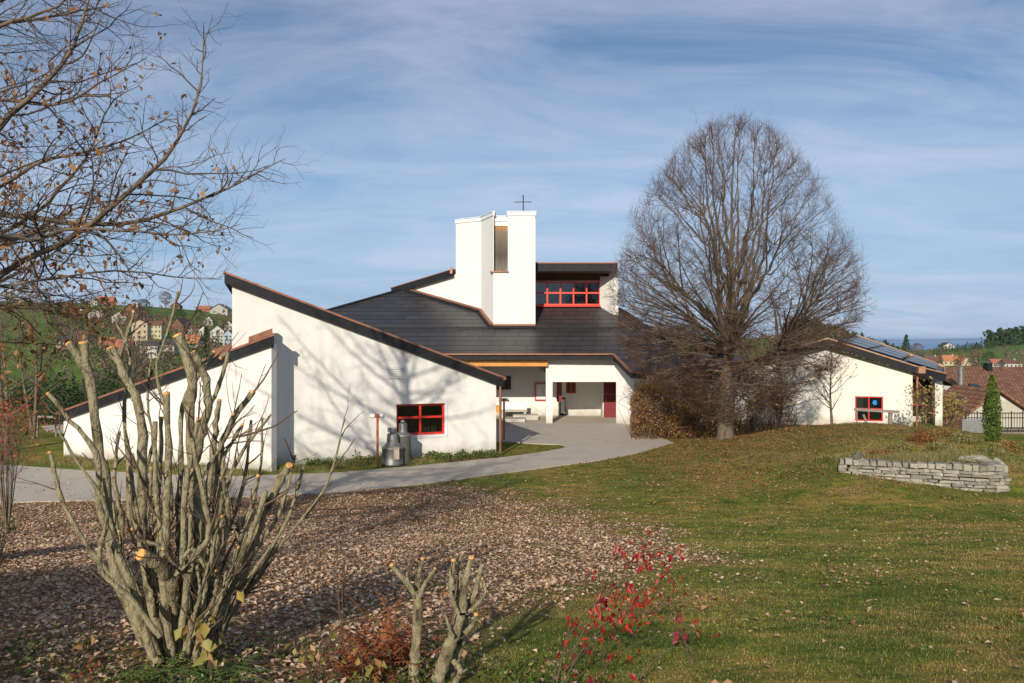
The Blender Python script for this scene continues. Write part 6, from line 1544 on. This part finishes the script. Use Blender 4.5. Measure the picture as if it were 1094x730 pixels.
wood('hill_hedges', 'bare hedgerows on the meadow hill at the left', [(px, 0, 330 + (px + 200) * .55 + rg.uniform(-6, 6)) for px in rg.uniform(-200, 110, 110)] + [(px, 0, 490 + rg.uniform(-6, 6)) for px in rg.uniform(-200, 250, 60)], 8, 5.5, L_BROOM, 40, 1.7)

# ------------------------------------------------------------------ FALLEN LEAVES, GRASS, WEEDS
def area(n, x0, x1, y0, y1, rng, pw=1.0):
    y = y0 + (y1 - y0) * rng.random(n) ** pw; x = rng.uniform(x0, x1, n); px = 547 + F * x / np.maximum(y, .5); k = (px > -60) & (px < 1160); return x[k], y[k]
rng = np.random.default_rng(91)
pathpoly = np.array(poly)
def inpoly(x, y, pg):
    c = np.zeros(len(x), bool); j = len(pg) - 1
    for i in range(len(pg)):
        xi, yi = pg[i]; xj, yj = pg[j]
        c ^= ((yi > y) != (yj > y)) & (x < (xj - xi) * (y - yi) / (yj - yi + 1e-12) + xi); j = i
    return c
def free(x, y):
    j_ = np.random.default_rng(3).normal(0, .045, (2, len(x)))      # grass straggles over the edge of the path
    return ~inpoly(x + j_[0], y + j_[1] * 1.6, pathpoly)
x, y = area(1000000, -24, 30, 4.2, 27, rng, .85)
L_ = litter(x, y); keep = (rng.random(len(x)) < L_ ** 1.7 * .52 * (1 + .5 * noise2(x, y, 3.7)) + .006) ; x, y = x[keep], y[keep]
on = inpoly(x, y, pathpoly); k = ~on | (rng.random(len(x)) < .05); x, y, on = x[k], y[k], on[k]
if len(x) > 190000: x, y, on = x[:190000], y[:190000], on[:190000]
C = np.stack([x, y, terrain(x, y) + np.where(on, .045, 0) + rng.uniform(.002, .022, len(x))], 1)
V, Fq = leaves(C, .061 * rng.choice([.5, .75, 1, 1.3], len(C)), rng, flat=.24, aspect=.66)
tag(link_mesh('fallen_leaves', V, Fq, L_TAN), 'thick scatter of dry tan leaves over the lawn', 'leaves', kind='stuff')
x, y = area(120000, -6, 24, 4.4, 27, rng, .9); w_ = np.clip(.22 + .9 * noise2(x, y * 1.4, 1.1) + .5 * noise2(x, y, 3.3), .03, 1) * .30; k = (rng.random(len(x)) < w_) & free(x, y); x, y = x[k], y[k]
C = np.stack([x, y, terrain(x, y) + .006 + rng.random(len(x)) * .02], 1); V, Fq = leaves(C, .055 * rng.choice([.5, .8, 1, 1.35], len(C)), rng, flat=.28, aspect=.68)
tag(link_mesh('lawn_leaves', V, Fq, leaf_mat('lawn_leaves', [(.30, .15, .08), (.45, .27, .16), (.20, .09, .04), (.52, .33, .20), (.36, .17, .08)], .75, .1)), 'brown leaves lying loosely on the open lawn', 'leaves', kind='stuff')
x, y = area(60000, -4, 26, 20, 38, rng); w_ = np.exp(-(((x - 9.5) / 6) ** 2 + ((y - 31) / 6.0) ** 2)) + .06; k = (rng.random(len(x)) < w_) & free(x, y) ; x, y = x[k], y[k]
C = np.stack([x, y, terrain(x, y) + .02], 1); V, Fq = leaves(C, .075, rng, flat=.3, aspect=.8)
tag(link_mesh('fallen_linden_leaves', V, Fq, L_ORANGE), 'rusty leaves scattered on the grass under the linden', 'leaves', kind='stuff')

L_GRASS = leaf_mat('grass_blades', [(.080, .125, .015), (.135, .175, .027), (.22, .21, .05), (.105, .145, .019), (.34, .26, .10), (.175, .185, .037)], .6, .3)
t = L_GRASS.node_tree; c = N(t, 'ShaderNodeTexCoord')
_rp = [n for n in t.nodes if n.type == 'VALTORGB'][0]
g1_ = ramp(nz(.35, 8, (1, 1.6, 1)).outputs['Fac'], [(.34, (.62, .74, .55)), (.47, (.95, 1.0, .85)), (.58, (1.5, 1.2, 1.5)), (.70, (1.9, 1.15, 2.0))])
g2_ = ramp(nz(1.7, 6, (1, 1.8, 1)).outputs['Fac'], [(.36, (.55, .68, .55)), (.64, (1.38, 1.22, 1.15))])
_mx = mixc(1.0, mixc(1.0, _rp.outputs[0], g1_.outputs[0], 'MULTIPLY'), g2_.outputs[0], 'MULTIPLY')
for l_ in [l for l in t.links if l.from_node == _rp and l.to_node.type in ('BSDF_PRINCIPLED', 'BSDF_TRANSLUCENT')]:
    so = l_.to_socket; t.links.remove(l_); t.links.new(_mx, so)
L_DRYG = leaf_mat('dry_grass_blades', [(.20, .20, .05), (.36, .29, .12), (.12, .16, .03), (.42, .33, .17), (.15, .19, .04)], .7, .3)
def blades(x, y, h, w_, rng, lean=.5, z0=0):
    n = len(x); z = terrain(x, y) + z0; h = h * rng.uniform(.5, 1.3, n); a = rng.uniform(0, 6.28, n); b_ = a + rng.normal(0, .6, n) + 1.57
    l = rng.uniform(0, lean, n) * h
    base = np.stack([x, y, z - .005], 1); sd_ = np.stack([np.cos(a), np.sin(a), 0 * a], 1) * (w_ / 2 * rng.uniform(.6, 1.3, n))[:, None] if np.ndim(w_) else np.stack([np.cos(a), np.sin(a), 0 * a], 1) * w_ / 2
    tip = base + np.stack([np.cos(b_) * l, np.sin(b_) * l, h], 1)
    V = np.stack([base - sd_, base + sd_, tip], 1).reshape(-1, 3); Fq = np.arange(3 * n).reshape(-1, 3); return V, Fq
x, y = area(1100000, -10, 20, 4.0, 27, rng, 1.4)
k = (rng.random(len(x)) > litter(x, y) * 1.0) & (rng.random(len(x)) < sst(27, 14, y) + .02); k &= free(x, y); x, y = x[k][:400000], y[k][:400000]
V, Fq = blades(x, y, .020 + .0006 * y, .006 + .0006 * y, rng, 1.1)
tag(link_mesh('grass', V, Fq, L_GRASS), 'short green lawn grass in front of the buildings', 'grass', kind='stuff')
# longer, drier grass on the mound above the stone wall
x = rng.uniform(8, 22, 120000); y = rng.uniform(24.4, 35, 120000)
yw = np.interp(x, [p[0] for p in WALLP[:4]], [p[1] for p in WALLP[:4]])
w_ = (np.exp(-((x - 13.6) / 2.6) ** 2 - ((y - 26.2) / 1.7) ** 2) * 1.3 + .03) * np.clip(.6 + noise2(x, y, 2.0), .05, 1)
k = (y > yw + .3) & (x > 10.2) & (rng.random(len(x)) < w_); x, y = x[k], y[k]
V, Fq = blades(x, y, .07 + .13 * np.exp(-((x - 13.6) / 3.4) ** 2 - ((y - 26.2) / 2.0) ** 2), .016, rng, 1.1)
tag(link_mesh('long_grass', V, Fq, L_DRYG), 'long yellowing grass on the mound above the stone wall', 'grass', kind='stuff')
# strip of weeds and dry grass along the wing and annex walls
def strip(A, B, n, dmin, dmax, rng):
    t_ = rng.random(n); o_ = dmin + (dmax - dmin) * rng.random(n) ** 1.6; dxy = np.array([B[0] - A[0], B[1] - A[1]]); L = np.hypot(*dxy); nn_ = np.array([dxy[1], -dxy[0]]) / L
    return A[0] + dxy[0] * t_ + nn_[0] * o_, A[1] + dxy[1] * t_ + nn_[1] * o_
x, y = strip(AL, AC, 9000, .05, 1.5, rng); x2, y2 = strip((AC[0], AC[1] + .8), WB, 9000, .05, 1.0, rng); x, y = np.concatenate([x, x2]), np.concatenate([y, y2]); 
d1 = .5 + .5 * noise2(x, y, 2.2); k = free(x, y) & (rng.random(len(x)) < d1 * 1.2); x, y, d1 = x[k], y[k], d1[k]
V, Fq = blades(x, y, .10 + .22 * np.clip(d1 - .35, 0, 1), .018, rng, .8)
tag(link_mesh('dry_grass', V, Fq, L_DRYG), 'dry grass tufts in the border along the white walls', 'grass', kind='stuff')
x, y = strip((X(330, 30), 29.4), WB, 5200, .05, .9, rng); k = free(x, y) & (noise2(x, y, 3.2) > -.3); x, y = x[k], y[k]
C = np.stack([x, y, terrain(x, y) + rng.random(len(x)) ** 1.6 * .26], 1); V, Fq = leaves(C, .075, rng, aspect=.8)
tag(link_mesh('weeds', V, Fq, L_GREEN), 'green weeds along the foot of the wing wall', 'weeds', kind='stuff')
x, y = strip(AL, (WB[0] + .3, WB[1]), 6000, .05, 1.6, rng); k = free(x, y); x, y = x[k], y[k]
C = np.stack([x, y, terrain(x, y) + .02 + .02 * rng.random(len(x))], 1); V, Fq = leaves(C, .07, rng, flat=.3, aspect=.8)
tag(link_mesh('border_leaves', V, Fq, L_ORANGE), 'brown fallen leaves in the border under the white walls', 'leaves', kind='stuff')
for k, (px, lb) in enumerate([(380, 'rust-brown dry grass clump left of the path lamp'), (462, 'leafy green weed clump left of the cans shadow'), (494, 'green weed clump under the red wing window')]):
    dd_ = 29.5 + (px - 300) * .0085; gx_, gy_ = X(px, dd_), dd_
    leafy('weed_clump' if k else 'dry_grass_clump', lb, 'plant', blob_pts(gx_, gy_, .28, .2, .34 if k else .6, 6, -1.2), 330, .075 if k else .06, L_GREEN if k else L_FERN, 300 + k)

for k, (px, d, h, lb) in enumerate([(962, 27.5, .42, 'brown dried perennial clump above the middle of the stone wall'), (985, 28.5, .5, 'tall brown dried perennials on the mound near the hall corner'), (1003, 27.0, .45, 'straw-coloured dried perennial clump left of the boulder'), (1012, 29.5, .55, 'bushy dried perennials at the back of the mound'), (1058, 27.2, .40, 'dried perennial clump right of the boulder'), (940, 26.6, .26, 'small green-brown plant clump above the left half of the wall'), (1030, 28.5, .45, 'rust-tinted dried clump behind the boulder'), (1076, 28.5, .35, 'low dried clump below the thuja')]):
    leafy('dry_perennial', lb, 'plant', blob_pts(X(px, d), d, .55, .35, h, 5, -1.4), 700, .085, [L_DRYG, L_FERN, L_DRYG, L_HEDGE][k % 4], 330 + k, group='dried plants on the mound', aspect=.35)
# foreground herbs, ferns and young shoots
def fern(name, px, py, d, n, Lf, m, label, seed, up=.8):
    rng = np.random.default_rng(seed); x0, y0 = X(px, d), d; z0 = tz(x0, y0); Vs = []; Fs = []; off = 0
    root = empty(name, (x0, y0, z0), label, 'fern')
    S = []
    for k in range(n):
        a = rng.uniform(0, 6.28); L = Lf * rng.uniform(.6, 1.15); K = 14; q = np.zeros((K, 3)); el = rng.uniform(.7, 1.35) * up; dirv = np.array([math.cos(a) * math.cos(el), math.sin(a) * math.cos(el), math.sin(el)]); q[0] = (x0 + rng.normal(0, .05), y0 + rng.normal(0, .05), z0)
        for j in range(1, K): q[j] = q[j - 1] + dirv * L / K; dirv = dirv + np.array([0, 0, -.10]); dirv /= np.linalg.norm(dirv)
        S.append(q)
        sdv = np.cross(dirv, [0, 0, 1.0]); sdv /= np.linalg.norm(sdv) + 1e-6
        for j in range(3, K):
            wl = .13 * L * (1 - (j / K) ** 1.5) + .01
            for s_ in (-1, 1):
                b_ = q[j]; e_ = b_ + sdv * s_ * wl + np.array([0, 0, -.25 * wl]) + (q[j] - q[j - 1]) * .8; w2_ = (q[j] - q[j - 1]) * .32
                Vs.append([b_ - w2_, b_ + w2_, e_]); Fs.append([off, off + 1, off + 2]); off += 3
    V = np.array(Vs).reshape(-1, 3); link_mesh('frond', V, np.array(Fs), m, root)['kind'] = 'stuff'
    S = np.array(S); V, Fq = tubes([(S, np.repeat(np.linspace(.005, .002, S.shape[1])[None], len(S), 0), 4)]); link_mesh('stalk', V, Fq, m, root)
L_GFERN = leaf_mat('green_fern', [(.05, .10, .02), (.09, .14, .03), (.12, .15, .035)], .6, .3)
fern('fern', 178, 720, 5.45, 20, .50, L_GFERN, 'green fern under the left side of the pruned shrub', 1, .6)
fern('fern', 238, 722, 5.4, 22, .50, L_GFERN, 'green fern under the right side of the pruned shrub', 2, .6)
fern('dead_fern', 405, 725, 5.9, 22, .62, L_FERN, 'rust-brown dead fern left of the slim stump', 3, 1.0)
fern('dead_fern', 432, 728, 6.0, 20, .55, L_FERN, 'rust-brown dead fern at the foot of the slim stump', 4, 1.0)
fern('dead_fern', 380, 735, 5.7, 14, .5, L_FERN, 'low rust-brown dead fern at the lower picture edge', 5, 1.0)
def shoots(name, label, px, d, h, n, m, ls, nl, seed, spread=.15, st=.004):
    rng = np.random.default_rng(seed); x0 = X(px, d); z0 = tz(x0, d); root = empty(name, (x0, d, z0), label, 'plant'); S = []
    for k in range(n):
        a = rng.uniform(0, 6.28); s_ = rng.uniform(.3, 1) * spread; hh = h * rng.uniform(.6, 1.05)
        S.append(smooth_path([(x0 + rng.normal(0, .03), d + rng.normal(0, .03), z0 - .02), (x0 + s_ * .4 * math.cos(a), d + s_ * .4 * math.sin(a), z0 + hh * .5), (x0 + s_ * math.cos(a), d + s_ * math.sin(a), z0 + hh)], 9))
    S = np.array(S); V, Fq = tubes([(S, np.repeat(np.linspace(st, st * .4, 9)[None], n, 0), 4)]); link_mesh('stem', V, Fq, M_OAKT, root)
    if nl:
        ii = rng.integers(0, n, nl); jj = rng.integers(3, 9, nl); C = S[ii, jj] + rng.normal(0, .025, (nl, 3)); V, Fq = leaves(C, ls, rng, droop=1.6, aspect=.65); link_mesh('leaves', V, Fq, m, root)
shoots('leafy_shoot', 'cluster of yellow and pink leaves hanging beside the pruned shrub base', 226, 5.5, .62, 7, L_YEL, .095, 34, 1, .2)
shoots('leafy_shoot', 'thin shoot with three tan-yellow leaves left of the pruned shrub', 92, 5.8, .45, 3, L_YEL, .09, 7, 2)
shoots('leafy_shoot', 'low green and yellow shoots right of the pruned shrub', 335, 5.6, .38, 9, L_YEL, .065, 16, 3, .3)
shoots('leafy_shoot', 'bright yellow-leaved shoot beside the dead ferns', 392, 5.5, .28, 4, L_YEL, .085, 10, 4)
shoots('bare_shoot', 'tall thin bare shoots rising between shrub and stumps', 365, 5.9, 1.25, 4, None, 0, 0, 5, .12, .005)
shoots('leafy_shoot', 'small orange-leaved seedling under the left of the shrub', 84, 5.3, .22, 6, L_FERN, .05, 24, 6, .15)
shoots('leafy_shoot', 'red-leaved twig low at the right of the red shrub', 660, 4.9, .30, 4, L_RED, .05, 12, 7, .25)
shoots('leafy_shoot', 'dull crimson shoots behind the red shrub on the grass', 740, 6.0, .42, 4, leaf_mat('crimson_leaves', [(.25, .02, .05), (.35, .03, .06)]), .06, 12, 8, .3)
x = rng.uniform(-4.2, .4, 5200); y = rng.uniform(4.6, 6.6, 5200); k = noise2(x, y, 3.5) > -.1; x, y = x[k], y[k]
C = np.stack([x, y, terrain(x, y) + rng.random(len(x)) ** 2 * .16], 1); V, Fq = leaves(C, .035, rng, aspect=.6)
tag(link_mesh('ground_cover', V, Fq, L_GREEN), 'low green herbs under the pruned shrub and stumps', 'ground cover', kind='stuff')

# ------------------------------------------------------------------ HAZE over the valley and the lake
hm_, t, b = new_mat('valley_haze')
t.nodes.remove(b)
pv = N(t, 'ShaderNodeVolumePrincipled'); pv.inputs['Color'].default_value = (.50, .70, 1.0, 1); pv.inputs['Density'].default_value = HAZE; pv.inputs['Anisotropy'].default_value = .0
t.links.new(pv.outputs[0], t.nodes['Material Output'].inputs['Volume'])
tag(MB().box(-72000, 72000, -72000, 72000, -153, 62).build('haze', hm_), 'thin blue haze over the far hills and lake', 'haze', kind='stuff')
